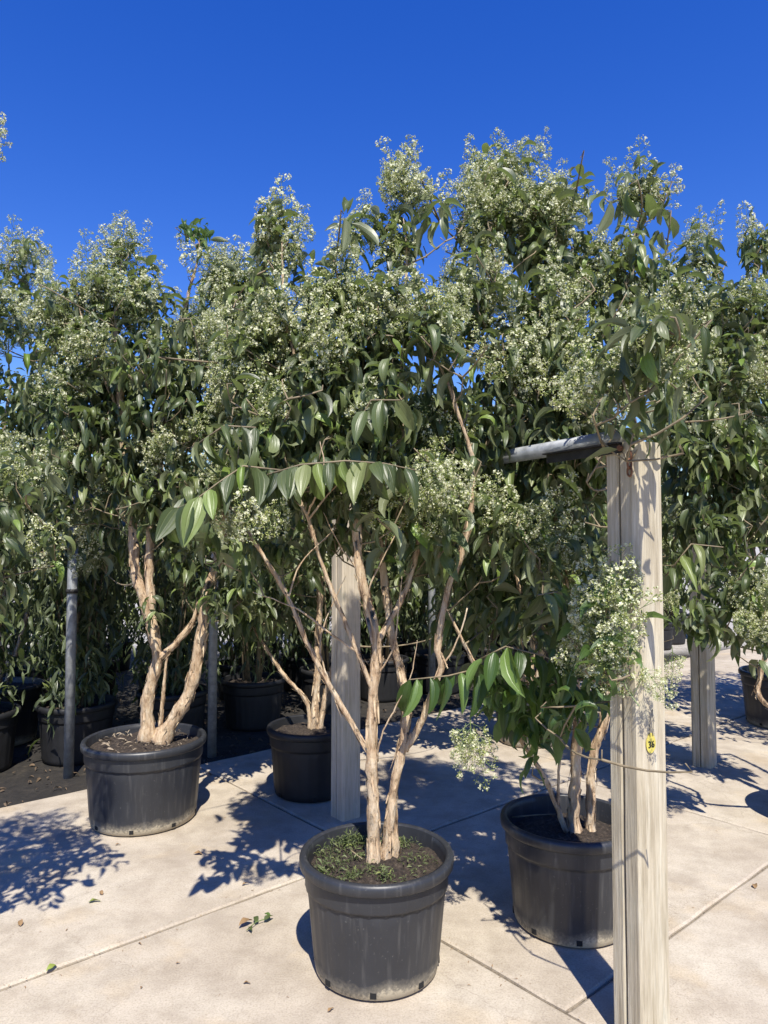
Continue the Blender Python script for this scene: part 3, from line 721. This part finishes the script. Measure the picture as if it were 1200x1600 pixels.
B.px_clumps([(785, 245, 45, 45, 3.15, .95), (770, 315, 75, 65, 3.1, .9), (860, 310, 60, 50, 3.1, .8), (745, 430, 60, 70, 3.0, .85), (850, 340, 70, 65, 3.1, .85), (845, 440, 90, 70, 3.0, .8), (1000, 280, 36, 45, 3.15, .85), (930, 400, 50, 60, 3.1, .6)], 185, leaf=.125)
B.px_clumps([(985, 430, 45, 90, 3.0, .22), (800, 540, 90, 75, 2.95, .4), (910, 540, 80, 75, 2.85, .55), (1000, 540, 55, 60, 2.9, .4), (930, 590, 80, 36, 2.42, .75), (1010, 660, 30, 30, 2.45, .3), (860, 600, 120, 80, 3.2, .15)], 170, leaf=.132, droop=1.05)
B.px_clumps([(760, 680, 85, 70, 2.95, .06), (860, 700, 80, 80, 3.0, .06), (930, 720, 40, 60, 3.0, .1), (790, 790, 80, 40, 2.85, .3), (840, 835, 80, 35, 2.8, .5), (840, 920, 80, 50, 3.0, .15), (760, 880, 90, 60, 3.25, .1), (720, 950, 60, 50, 3.4, .05), (900, 830, 60, 60, 3.1, .2), (830, 760, 110, 70, 3.3, .05), (910, 670, 70, 30, 2.9, .1)], 150, leaf=.135, droop=1.0)
B.px_clumps([(975, 565, 60, 45, 2.12, .5), (1010, 530, 50, 45, 2.1, .4), (1000, 500, 80, 55, 1.98, .25), (1030, 640, 22, 25, 2.3, .2)], 150, leaf=.12, droop=1.0)
B.px_clumps([(940, 950, 55, 70, 2.5, .75), (955, 905, 35, 40, 2.32, .6), (945, 1000, 40, 40, 2.35, .7), (905, 1000, 50, 40, 2.7, .5)], 150, leaf=.10, fresh=True)
B.px_clumps([(795, 1050, 55, 35, 2.85, .0), (880, 1075, 60, 40, 2.85, .0), (830, 1110, 60, 30, 2.95, 0), (830, 1060, 80, 40, 3.0, 0), (920, 1050, 40, 40, 2.8, .1)], 100, leaf=.15, fresh=True, droop=1.1)
# ---- wide pot, thick trunks
T = Tree(LC, 'old thick-trunked tree with orange peeling bark in the widest pot', TG, 3)
d0 = 4.27
st = T.stem(px([(230, 1140), (232, 1085), (246, 1030), (238, 985), (226, 940), (212, 895), (208, 830), (200, 770), (190, 650), (180, 500)], d0), .046, .018)
T.stem(px([(240, 990), (233, 900), (236, 830), (242, 800), (250, 700), (262, 600), (280, 500)], d0), .035, .012, st, 'branch')
T.stem(px([(245, 1030), (268, 1012), (300, 972), (310, 940)], d0), .026, .016, st, 'branch')
st2 = T.stem(px([(258, 1145), (292, 1090), (306, 1040), (318, 975), (322, 930), (345, 860), (350, 760), (360, 640), (350, 480)], d0), .050, .016)
T.stem(px([(252, 1125), (257, 1060), (263, 1005)], d0), .012, .008, None, 'stem', False)
for q in ([(190, 650), (140, 540), (120, 460)], [(180, 500), (190, 400)], [(262, 580), (305, 420), (312, 370)], [(200, 770), (140, 700), (110, 620)]):
    T.stem(px(q, d0), .014, .005, st, 'branch')
T.px_clumps([(190, 375, 22, 38, 4.3, .9), (150, 440, 50, 40, 4.3, .8), (220, 450, 60, 50, 4.25, .5), (345, 420, 60, 55, 4.3, .8), (90, 470, 50, 50, 4.4, .7), (130, 540, 80, 55, 4.2, .6), (330, 500, 70, 60, 4.2, .75), (370, 580, 60, 50, 4.0, .75), (400, 430, 40, 60, 4.3, .5)], 125, leaf=.13, pscale=1.15)
T.px_clumps([(308, 350, 16, 40, 4.3, .0)], 130, fresh=True, ln=(.08, .16))
T.px_clumps([(240, 550, 90, 65, 4.1, .25), (120, 640, 80, 55, 4.2, .3), (270, 650, 100, 60, 4.1, .15), (180, 700, 80, 50, 4.2, .25), (340, 720, 70, 45, 4.1, .15), (260, 760, 80, 40, 4.2, .1), (230, 620, 150, 100, 4.5, .1), (120, 720, 60, 50, 4.4, .2), (390, 640, 70, 90, 4.4, .1)], 105, leaf=.148, droop=1.0)
T.px_clumps([(150, 770, 90, 40, 4.3, .1), (290, 800, 90, 45, 4.4, .05), (120, 600, 110, 90, 4.6, .15), (200, 480, 120, 60, 4.5, .4), (400, 520, 60, 90, 4.5, .4)], 80, leaf=.14, droop=1.0)
T.px_clumps([(235, 945, 20, 25, 4.1, 0), (345, 900, 70, 60, 4.25, .05), (300, 860, 60, 40, 4.3, 0), (370, 800, 80, 60, 4.5, .05), (150, 830, 60, 60, 4.7, .1)], 75, leaf=.14, droop=1.0)
# ---- shaded tree behind the pale post
D = Tree(LD, 'shaded reddish-stemmed tree leaning out of the pot behind the pale post', TG, 4)
d0 = 4.72
st = D.stem(px([(488, 1150), (494, 1090), (497, 1000), (500, 900), (490, 780), (480, 650)], d0), .030, .014)
D.stem(px([(484, 1140), (478, 1095), (440, 1050), (405, 995), (380, 950)], d0), .018, .009, st, 'branch')
D.stem(px([(500, 1140), (508, 1090), (530, 1000), (560, 880), (590, 760)], d0), .020, .010)
D.px_clumps([(490, 700, 130, 90, 4.6, .1), (460, 840, 110, 70, 4.6, .05), (400, 930, 60, 45, 4.6, .02), (600, 760, 110, 80, 4.7, .1), (620, 880, 70, 50, 4.8, 0), (560, 640, 200, 90, 4.8, .05), (740, 740, 120, 120, 5.0, .05), (760, 900, 90, 70, 5.1, .02), (440, 930, 70, 50, 4.9, 0)], 85, leaf=.15, droop=1.0)
# ---- right tree, pot outside the frame
E = Tree(LE, 'tree with a crown of pale flowers beside the rear timber post', TG, 5)
d0 = 4.1
st = E.stem([LE+Vector((0, 0, .4)), LE+Vector((-.05, 0, .9)), LE+Vector((-.12, .05, 1.5)), LE+Vector((-.3, 0, 2.2)), LE+Vector((-.5, 0, 2.8))], .035, .012)
E.stem([LE+Vector((-.05, .02, .42)), P(1196, 1100, 4.0), P(1188, 1055, 4.0), P(1200, 1000, 4.0), P(1180, 900, 4.0), P(1150, 800, 4.0), P(1120, 650, 4)], .016, .008, st, 'branch')
E.stem([LE+Vector((.05, 0, .42)), LE+Vector((.2, .1, 1.2)), LE+Vector((.25, 0, 2.2))], .03, .01)
B.px_clumps([(1045, 460, 35, 80, 3.3, .35), (1050, 590, 35, 60, 3.2, .4)], 130, leaf=.13, droop=1.0)
E.px_clumps([(1055, 480, 40, 90, 4.3, .4), (1092, 380, 35, 48, 4.1, .3), (1175, 370, 35, 45, 4.1, .3), (1140, 480, 60, 60, 4.05, .5), (1130, 570, 90, 60, 3.9, .65), (1070, 560, 40, 60, 4.1, .5), (1240, 520, 70, 130, 4.1, .4), (1150, 560, 90, 120, 4.3, .2), (1110, 480, 60, 60, 4.6, .4)], 120, leaf=.135, pscale=1.1)
E.px_clumps([(1110, 680, 75, 60, 3.8, .35), (1190, 720, 70, 80, 3.9, .2), (1110, 790, 70, 60, 3.85, .1), (1150, 890, 70, 55, 3.75, .2), (1105, 950, 45, 45, 3.7, .1), (1185, 950, 40, 50, 3.8, .6), (1290, 750, 80, 150, 4.1, .3), (1120, 760, 100, 130, 4.2, .1), (1070, 650, 50, 70, 4.0, .2), (1120, 640, 90, 90, 4.9, .1), (1180, 700, 90, 90, 4.9, .1)], 110, leaf=.142, droop=1.0)
# ---- left tree outside the frame (casts the dappled shade on the concrete)
F_ = Tree(LF, 'flowering tree whose shade dapples the sunny open concrete', TG, 6)
st = F_.stem([LF+Vector((0, 0, .4)), LF+Vector((.05, .02, 1)), LF+Vector((.1, .1, 1.8)), LF+Vector((.1, .1, 2.6))], .035, .012)
F_.stem([LF+Vector((.05, 0, .4)), LF+Vector((.25, .2, 1.2)), LF+Vector((.35, .3, 2.2))], .02, .01)
F_.stem([LF+Vector((.1, .1, 2.2)), LF+Vector((.4, .1, 2.5)), P(-20, 262, 2.2)], .010, .004, st, 'branch')
for c, r, n, fl in (((.05, .1, 2.5), (.5, .5, .4), 60, .5), ((.25, .3, 1.9), (.45, .55, .45), 46, .2), ((-.3, -.1, 1.9), (.4, .4, .4), 20, .3), ((.3, .5, 1.45), (.3, .4, .25), 20, .1)):
    F_.clump(LF+Vector(c), r, n, fl, .12, droop=.8)
F_.clump(LF+Vector((.5, .45, 1.75)), (.35, .5, .4), 22, .15, .11, droop=.8)
F_.pans += [(P(-14, 232, 2.2), Vector((.1, 0, 1)), .55), (P(-22, 260, 2.2), Vector((.25, 0, 1)), .6)]
# ---- shaded left tree by the pole
H = Tree(LH, 'shaded tree behind the thin metal pole with a pale flower tuft on top', TG, 7)
st = H.stem([LH+Vector((0, 0, .42)), LH+Vector((.03, 0, 1.2)), LH+Vector((-.05, 0, 2)), LH+Vector((.05, 0, 3))], .035, .012)
H.stem([LH+Vector((.05, 0, .42)), LH+Vector((.2, .1, 1.2)), LH+Vector((.25, 0, 2.4))], .025, .01)
H.px_clumps([(35, 400, 40, 40, 5.3, .9), (20, 480, 40, 50, 5.3, .7), (-60, 560, 80, 120, 5.4, .4), (50, 590, 50, 60, 5.3, .3), (30, 690, 60, 60, 5.4, .3), (-40, 760, 80, 80, 5.4, .2), (70, 700, 80, 80, 5.5, .1), (110, 800, 70, 60, 5.5, .1)], 85, leaf=.14)

# ---- trees standing in shade at the rear of the concrete
for L_, sd_, lb in ((LI, 21, 'shaded tree rising past the rear timber post'), (LJ, 22, 'shaded tree hidden behind the bushy tree with the low skirt'), (LK, 23, 'shaded tree standing straight behind the rear timber post'), (LM, 24, 'unseen tree added to shade the concrete beyond the flower-crowned tree'), (LN, 25, 'unseen tree added to shade the rear edge of the concrete')):  # last two stand out of view, added to shade the paving
    t_ = Tree(L_, lb, TG, sd_); q = t_.rd
    for k_ in range(3):
        x_, y_ = q.uniform(-.4, .4), q.uniform(-.4, .4)
        t_.stem([L_+Vector((x_*.15, y_*.15, .4)), L_+Vector((x_*.4, y_*.4, 1)), L_+Vector((x_*.7, y_*.7, 1.6)), L_+Vector((x_, y_, 2.4))], .03, .012)
    for c, r, n, fl in (((0, 0, 2.45), (.75, .75, .5), 95, .35), ((-.1, -.1, 1.75), (.8, .75, .45), 100, .1), ((.1, -.1, 1.15), (.5, .5, .3), 30, .05)):
        t_.clump(L_+Vector(c), r, n, fl, .15, droop=1.0)
# ---- hand-placed shoots that stand out in the photograph
def hanging_row(tree, pts, spacing, leaf, fresh=False, lean=(0, 0), r=.0035, up=0.25, both=True, pan=False):
    rd = tree.rd; pts = [Vector(p) for p in pts]
    tree.twigs.tube([p-tree.loc for p in pts], [r*(1-.5*i/len(pts)) for i in range(len(pts))], 6, 0, .1, rnd=rd)
    for p in pts: tree.nodes.append(p)
    L = tree.fresh if fresh else tree.leaves
    tot = sum((b-a).length for a, b in zip(pts, pts[1:])); acc = 0; nxt = spacing*.3; sgn = 1
    for a, b in zip(pts, pts[1:]):
        d = (b-a); ln = d.length; d = d.normalized(); s_ = d.cross(Vector((0, 0, 1))).normalized()
        while nxt < acc+ln:
            p = a+d*(nxt-acc); sgn = -sgn
            y = (s_*sgn*.35+Vector((0, 0, -1))+d*rd.uniform(-.1, .3)+jit(rd, .1)).normalized()
            if up: y = (y+Vector((0, 0, up))+s_*sgn*.2).normalized()
            n = s_*(.9 if s_.y < 0 else -.9)+Vector((0, 0, .5))+d*rd.uniform(-.6, .6)
            L.add(p, (y+jit(rd, .08)).normalized(), n+jit(rd, .35), leaf*rd.uniform(.65, 1.2), rd.choice((0, 1, 4, 7, 9, 12, 6)), rd.random()); nxt += spacing*rd.uniform(.7, 1.3)
        acc += ln
hanging_row(A, [P(418, 742, 2.45), P(470, 726, 2.42), P(540, 720, 2.40), P(600, 724, 2.42), P(650, 735, 2.45)], .019, .155)
A.stem([P(480, 805, 2.75), P(505, 740, 2.5), P(500, 690, 2.55)], .005, .003, None, 'branch')
hanging_row(A, [P(440, 735, 2.5), P(380, 728, 2.42), P(340, 755, 2.38), P(300, 785, 2.36), P(262, 800, 2.36)], .022, .155)
hanging_row(A, [P(300, 700, 2.5), P(350, 665, 2.45), P(400, 668, 2.45)], .028, .14)
hanging_row(A, [P(548, 720, 2.6), P(560, 660, 2.55), P(580, 625, 2.52), P(625, 625, 2.5)], .040, .135)
hanging_row(B, [P(765, 1040, 2.85), P(700, 1056, 2.78), P(640, 1062, 2.74)], .030, .165, True, up=0)
hanging_row(B, [P(740, 1035, 2.8), P(790, 1010, 2.7), P(850, 1025, 2.68), P(900, 1050, 2.7)], .028, .17, True, up=.15)
hanging_row(B, [P(900, 960, 2.75), P(870, 925, 2.6), P(840, 930, 2.55)], .022, .17, False, up=.2)
hanging_row(E, [P(1040, 900, 3.0), P(1080, 850, 2.95), P(1130, 855, 2.95)], .035, .15)
def pans(tree, lst):
    for x, y, d, sc, dv in lst: tree.pans.append((P(x, y, d), Vector(dv).normalized(), sc))
pans(A, [(440, 372, 2.9, 1.0, (0, 0, 1)), (425, 390, 2.85, .9, (-.2, 0, 1)), (460, 392, 2.85, .9, (.2, 0, 1)), (632, 305, 2.95, 1.0, (0, 0, 1)), (618, 320, 2.9, .85, (-.25, 0, 1)), (650, 325, 2.9, .8, (.3, 0, 1)), (570, 360, 2.95, .75, (0, 0, 1)), (530, 420, 2.8, .8, (0, 0, 1)),
         (400, 850, 2.45, .95, (-.1, -.6, .8)), (415, 840, 2.47, .8, (.4, -.4, .7)), (385, 845, 2.5, .7, (-.6, -.5, .6)), (660, 800, 2.55, .8, (0, -.6, .9)), (700, 805, 2.55, .9, (.3, -.5, .8)), (730, 790, 2.6, .8, (.6, -.4, .6)), (655, 755, 2.5, .7, (.8, -.3, .3))])
pans(B, [(780, 275, 3.15, 1.0, (0, 0, 1)), (810, 270, 3.15, .8, (.2, 0, 1)), (835, 265, 3.2, .7, (.3, 0, 1)), (755, 300, 3.1, .9, (-.25, 0, 1)), (720, 345, 3.1, .9, (-.3, 0, 1)), (1000, 310, 3.15, .95, (0, 0, 1)), (975, 325, 3.1, .8, (-.3, 0, 1)), (1030, 325, 3.1, .8, (.4, 0, 1)), (880, 330, 3.1, .8, (0, 0, 1)),
         (735, 1120, 2.80, .95, (0, -.12, -1)), (740, 1130, 2.82, .9, (.2, .1, -1)), (728, 1130, 2.78, .75, (-.15, -.1, -1)), (950, 1010, 2.27, .8, (.1, -.4, .3)), (990, 1060, 2.26, .5, (.2, -.4, -.5)), (800, 835, 2.75, .9, (.5, -.5, .5)), (850, 830, 2.75, .9, (.3, -.5, .7)), (960, 1000, 2.5, 1, (0, -.5, .9)), (965, 960, 2.35, .8, (.2, -.3, .8)), (1005, 1040, 2.3, .6, (.3, -.5, -.6)),
         (905, 645, 2.25, .8, (-.2, -.3, .8)), (950, 640, 2.25, .9, (.1, -.3, .9))])
pans(T, [(190, 395, 4.3, 1.2, (0, 0, 1)), (175, 410, 4.3, 1, (-.3, 0, 1)), (210, 415, 4.3, 1, (.3, 0, 1)), (140, 440, 4.3, 1.1, (-.1, 0, 1))])
pans(H, [(20, 415, 5.3, 1.3, (0, 0, 1)), (45, 420, 5.3, 1.2, (.2, 0, 1))])
pans(E, [(1050, 1010, 3.2, .9, (-.1, -.2, -1)), (1190, 960, 3.6, 1, (0, -.4, .6)), (1170, 985, 3.6, .9, (-.3, -.4, .3))])

# ---- B is pruned clear of the pipe and of the post face
def prune(tree, boxes):
    for L in (tree.leaves, tree.fresh):
        if not L.p: continue
        Rm, p, l = L.frames(); bad = np.zeros(len(p), bool)
        for q in (.25, .6, .95):
            x, y, f = proj(p+Rm[:, :, 1]*l[:, None]*q+np.array((0, 0, -.3))*l[:, None]*q*q)
            for x0, x1, y0, y1, dm in boxes: bad |= (x > x0) & (x < x1) & (y > y0) & (y < y1) & (f < dm)
        for nm in 'pdnlkr': setattr(L, nm, [v for v, b_ in zip(getattr(L, nm), bad) if not b_])
    keep = []
    for pn in tree.pans:
        x, y, f = proj(np.array(pn[0]+Vector(pn[1])*.1))
        if not any(x0 < x < x1 and y0 < y < y1 and f < dm for x0, x1, y0, y1, dm in boxes): keep.append(pn)
    tree.pans = keep
prune(B, [(862, 945, 660, 706, 2.72), (936, 1024, 712, 865, 2.45), (960, 1080, 1085, 1240, 2.6)])
# ---- which leaves show largest: coarse depth sorting of all leaves on the picture grid
vis = {}; allc = []
for t in ALL_TREES:
    for L in (t.leaves, t.fresh):
        if L.p:
            Rm, p, l = L.frames(); c = p+Rm[:, :, 1]*l[:, None]*.45; x, y, f = proj(c)
            allc.append((L, x, y, f, l*FP/f))
X = np.concatenate([a[1] for a in allc]); Y = np.concatenate([a[2] for a in allc]); Fd = np.concatenate([a[3] for a in allc]); Sz = np.concatenate([a[4] for a in allc])
inside = (X > 0) & (X < 1200) & (Y > 0) & (Y < 1600)
cell = (X//14).astype(int)*1000+(Y//14).astype(int); rank = np.zeros(len(X), int); seen = {}
for i in np.argsort(Fd):
    c = int(cell[i]); r = seen.get(c, 0); rank[i] = r; seen[c] = r+1
score = np.where(inside, Sz/(1+.9*rank), 0); o_ = 0
for a in allc:
    n = len(a[1]); vis[id(a[0])] = score[o_:o_+n]; o_ += n
for t in ALL_TREES: t.finish(vis, 0 if t is F_ else (150 if t in (D, H) else 300 if t in (A, B, T, E) else 80))

# ------------------------------------------------------------------ background rows of potted shrubs
def bg_shrub(loc, seed, h, wd, n, nar, label, group, low=.15):
    rd = random.Random(seed); loc = Vector(loc); e = tag(empty('nursery_shrub', loc), label, 'shrub', group); L = Leaves(); k = MB()
    ns = rd.randint(7, 10)
    for i in range(ns):
        an = rd.random()*6.28; r = rd.uniform(.02, .08); top = Vector((math.cos(an)*wd*rd.uniform(.2, 1), math.sin(an)*wd*rd.uniform(.2, 1), h*rd.uniform(.72, 1)))
        b = Vector((math.cos(an)*r, math.sin(an)*r, .3)); mid = b.lerp(top, .5)+jit(rd, .05)+Vector((0, 0, .1))
        k = MB(); k.tube([b, b.lerp(mid, .6)+Vector((0, 0, .1)), mid, top], [.012, .010, .008, .004], 6); k.build('stem', M_TWIG, e, True)
        for j in range(n//ns):
            t = low+(1-low)*rd.random()**.85; p = (b*(1-t)**2+mid*2*t*(1-t)+top*t*t)+jit(rd, wd*.26)
            o = Vector((rd.gauss(0, 1), rd.gauss(0, 1), -.5)).normalized()
            L.add(p+loc, (o+Vector((0, 0, -.6))).normalized(), Vector((0, 0, 1))+jit(rd, .4), rd.uniform(.08, .15)*(1.2 if nar else 1), rd.randrange(NV), rd.random())
    tag(L.joined('crown', np.ones(len(L.p), bool), LV_NAR if nar else LV_BG, M_LEAFB if nar else M_LEAF, loc, e), kind='stuff')
    return e
LV_BG = variants(.44, 4, 3, SPEC)
for sd_, xy, lb in ((901, (-2.35, 5.55), 'cane-like shrub with narrow olive leaves right behind the thin metal pole'), (902, (-2.95, 5.25), 'cane-like shrub with narrow olive leaves beside the timber post on soil'), (903, (-1.75, 6.0), 'cane-like shrub with narrow olive leaves behind the widest pot')):
    bg_shrub((*xy, -.03), sd_, 2.5, .45, 1700, True, lb, 'shrubs in rows behind the concrete', .05)
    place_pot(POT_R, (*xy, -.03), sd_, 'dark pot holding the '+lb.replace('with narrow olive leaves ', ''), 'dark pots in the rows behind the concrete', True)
i = 0
ROWN = ['first row of shrubs behind the concrete', 'second row of shrubs behind the concrete', 'third row of shrubs behind the concrete', 'last row of shrubs against the pale gravel']
for row, (b_, step, ph) in enumerate(((-5.75, .80, .2), (-6.8, .86, .5), (-8.0, .95, 0), (-9.4, 1.05, .3))):
    for s_ in range(-2, 16):
        a_ = (s_+ph)*step; X_, Y_ = AB(a_, b_)
        if Y_ < 4.9 or abs(X_) > Y_*.60+.6 or Y_ > 14: continue
        if min(math.hypot(X_-q[0], Y_-q[1]) for q in (LH, LI, LJ, LK, (-2.35, 5.55), (-2.95, 5.25), (-1.75, 6.0))) < .6: continue
        i += 1; nar = X_ < -.2 or random.random() < .4
        lo = Vector((X_+random.uniform(-.1, .1), Y_+random.uniform(-.1, .1), -.03))
        bg_shrub(lo, 500+i, random.uniform(2.5, 3.1), random.uniform(.48, .6), (1900 if nar else 1300), nar,
                 ('narrow-leaved shrub with thin canes in the ' if nar else 'broad-leaved shrub in the ')+ROWN[row], 'shrubs in rows behind the concrete', .08 if row else .2)
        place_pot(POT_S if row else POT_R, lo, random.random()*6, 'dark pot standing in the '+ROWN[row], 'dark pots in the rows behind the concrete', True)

# ------------------------------------------------------------------ small things on the ground and in the pots
wl = Leaves(); rd = random.Random(5)
WC = [(rd.uniform(-.22, .2), rd.uniform(-.2, .2), rd.uniform(.02, .07), rd.uniform(.5, 1.6)) for _ in range(26)]+[(-.13, .10, .08, 2.2), (-.15, .02, .07, 1.3), (-.05, .16, .06, 1.8)]
for i in range(2000):
    cx_, cy_, cr_, ch_ = rd.choice(WC); x, y = rd.gauss(cx_, cr_*.6), rd.gauss(cy_, cr_*.6); r = math.hypot(x, y)
    if r > .247 or rd.random() > (.95 if x < .03 else .45): continue
    hh = .375+.022*rd.random()*ch_+.015*(1-(r/.25)**2)
    wl.add(LA+Vector((x, y, hh)), Vector((rd.gauss(0, 1), rd.gauss(0, 1), rd.uniform(0, 1.0*ch_))), Vector((0, 0, 1))+jit(rd, .3), rd.uniform(.008, .026)*(.7+.4*ch_), rd.randrange(NV), rd.random())
M_WEED = leaf_mat('weed', (.05, .07, .02), (.10, .13, .04), (.2, .22, .1), (.14, .17, .07), .2, .6, (.22, .26, .06))
we = link('weeds', bpy.data.meshes.new('tmp')); bpy.data.objects.remove(we)
o = wl.joined('weeds', np.ones(len(wl.p), bool), LV_NAR, M_WEED, LA, None); o.location = LA
tag(o, 'low green weeds and moss covering the soil of the sunny pot', 'weeds', kind='stuff')
def stick(p, q, r, label):
    p, q = Vector(p), Vector(q); k = MB(); mid = (p+q)/2+jit(rd, .008)+Vector((0, 0, .006))
    k.tube([Vector((0, 0, 0)), mid-p, q-p], [r, r*.8, r*.5], 6, 0, .2); o = k.build('dry_stick', M_TWIG, None, True); o.location = p; return tag(o, label, 'stick')
stick(G(545, 1326, .40), G(566, 1342, .405), .0035, 'pale broken stick lying on the weedy soil of the sunny pot')
stick(G(800, 1277, .385), G(868, 1272, .40), .004, 'thin bare twig lying across the pot shaded by the post')
# fallen leaves
FG = 'fallen leaves scattered on the concrete'
def fallen(x, y, l, m_, label, k=0, lift=.006):
    p = G(x, y, .004); V, F, UV = leaf_template(.9, .5, .45, 6, 5, .5, .45, .3)
    me = np_mesh('fallen_leaf', V, F, [m_], UV, np.full(len(V), .3)); o = link('fallen_leaf', me); o.location = p
    o.rotation_euler = (rd.uniform(-.1, .1), rd.uniform(-.2, .2), rd.random()*6.28); o.scale = (l,)*3
    return tag(o, label, 'leaf', FG)
M_YLEAF = leaf_mat('yellowing_leaf', (.25, .30, .06), (.28, .34, .07), (.4, .4, .14), (.3, .33, .12), .2, .6)
fallen(138, 1410, .055, M_YLEAF, 'yellow-green fallen leaf lying on the sunny concrete near the joint')
fallen(88, 1508, .045, M_YLEAF, 'small yellow-green fallen leaf alone on the open concrete')
for x, y, l in ((32, 1447, .045), (160, 1398, .035), (378, 1383, .035), (316, 1335, .05), (380, 1536, .03), (180, 1320, .03), (1180, 1388, .05), (512, 1581, .03), (275, 1505, .016), (222, 1541, .016), (330, 1212, .05), (1010, 1390, .02)):
    fallen(x, y, l, M_DRY, 'brown curled dry leaf fallen on the concrete')
# wilted sprig
p = G(400, 1445, .006); e = tag(empty('wilted_sprig', p), 'wilted green sprig with a brown leaf lying on the concrete', 'sprig')
k = MB(); k.tube([(-.03, -.05, .004), (0, 0, .012), (.05, .045, .006)], .002, 5); k.build('twig', M_STALK, e)
for i, (x, y, a, l, m_) in enumerate(((-.02, .02, 2.4, .07, M_DRY), (0, 0, .3, .05, M_LEAF), (.03, .02, 5.5, .05, M_LEAF), (-.02, -.03, 3.5, .04, M_LEAF), (.05, .045, .8, .04, M_LEAFY))):
    V, F, UV = leaf_template(.8, .5, .45, 6, 3, .5, .4, .2); o = link('leaf', np_mesh('leaf', V, F, [m_], UV, np.full(len(V), .2)), e)
    o.location = (x, y, .008); o.rotation_euler = (0, .2, a); o.scale = (l,)*3
# dry litter and dust specks along the shaded soil edge (uncountable)
lt = Leaves(); M_LITTER = simple('brown_litter', (.10, .068, .04), .85, .6, 8)
for i in range(900):
    a_ = rd.uniform(-1, 9); b_ = -4.88-abs(rd.gauss(0, 1.3))-.02; xy = AB(a_, b_)
    lt.add(Vector((*xy, -.022+rd.random()*.012)), Vector((rd.gauss(0, 1), rd.gauss(0, 1), rd.uniform(-.05, .3))), Vector((0, 0, 1))+jit(rd, .25), rd.uniform(.02, .07), rd.randrange(NV), rd.random())
o = lt.joined('leaf_litter', np.ones(len(lt.p), bool), LV_LOW, M_LITTER, (0, 0, 0), None); tag(o, 'brown leaf litter strewn over the dark soil behind the concrete', 'leaf litter', kind='stuff')

# crumbs of dry leaf and grit on the concrete, thicker along the joints (uncountable)
cr = Leaves()
for i in range(900):
    if rd.random() < .45: a_, b_ = rd.uniform(-1, 6), -2.91+rd.gauss(0, .03)
    elif rd.random() < .3: a_, b_ = 2.13+rd.gauss(0, .03), rd.uniform(-2.9, -1)
    else: a_, b_ = rd.uniform(-1, 7), rd.uniform(-4.8, -1)
    cr.add(Vector((*AB(a_, b_), .002)), Vector((rd.gauss(0, 1), rd.gauss(0, 1), rd.uniform(0, .2))), Vector((0, 0, 1))+jit(rd, .2), abs(rd.gauss(0, .007))+.004, rd.randrange(NV), rd.random())
o = cr.joined('leaf_crumbs', np.ones(len(cr.p), bool), LV_NAR, M_DRY, (0, 0, 0), None); tag(o, 'tiny dry leaf crumbs and grit sprinkled over the concrete', 'leaf crumbs', kind='stuff')
# dry litter on the soil of the widest pot
lc = Leaves()
for i in range(110):
    an = rd.random()*6.28; r = .31*math.sqrt(rd.random())
    lc.add(LC+Vector((math.cos(an)*r, math.sin(an)*r, .428+.02*(1-(r/.33)**2)+rd.random()*.008)), Vector((rd.gauss(0, 1), rd.gauss(0, 1), rd.uniform(0, .3))), Vector((0, 0, 1))+jit(rd, .3), rd.uniform(.015, .06), rd.randrange(NV), rd.random())
M_STRAW = simple('straw_litter', (.25, .20, .14), .9, .4, 60)
o = lc.joined('pot_litter', np.ones(len(lc.p), bool), LV_NAR, M_STRAW, LC, None); o.location = LC; tag(o, 'pale dry litter covering the soil of the widest pot', 'leaf litter', kind='stuff')
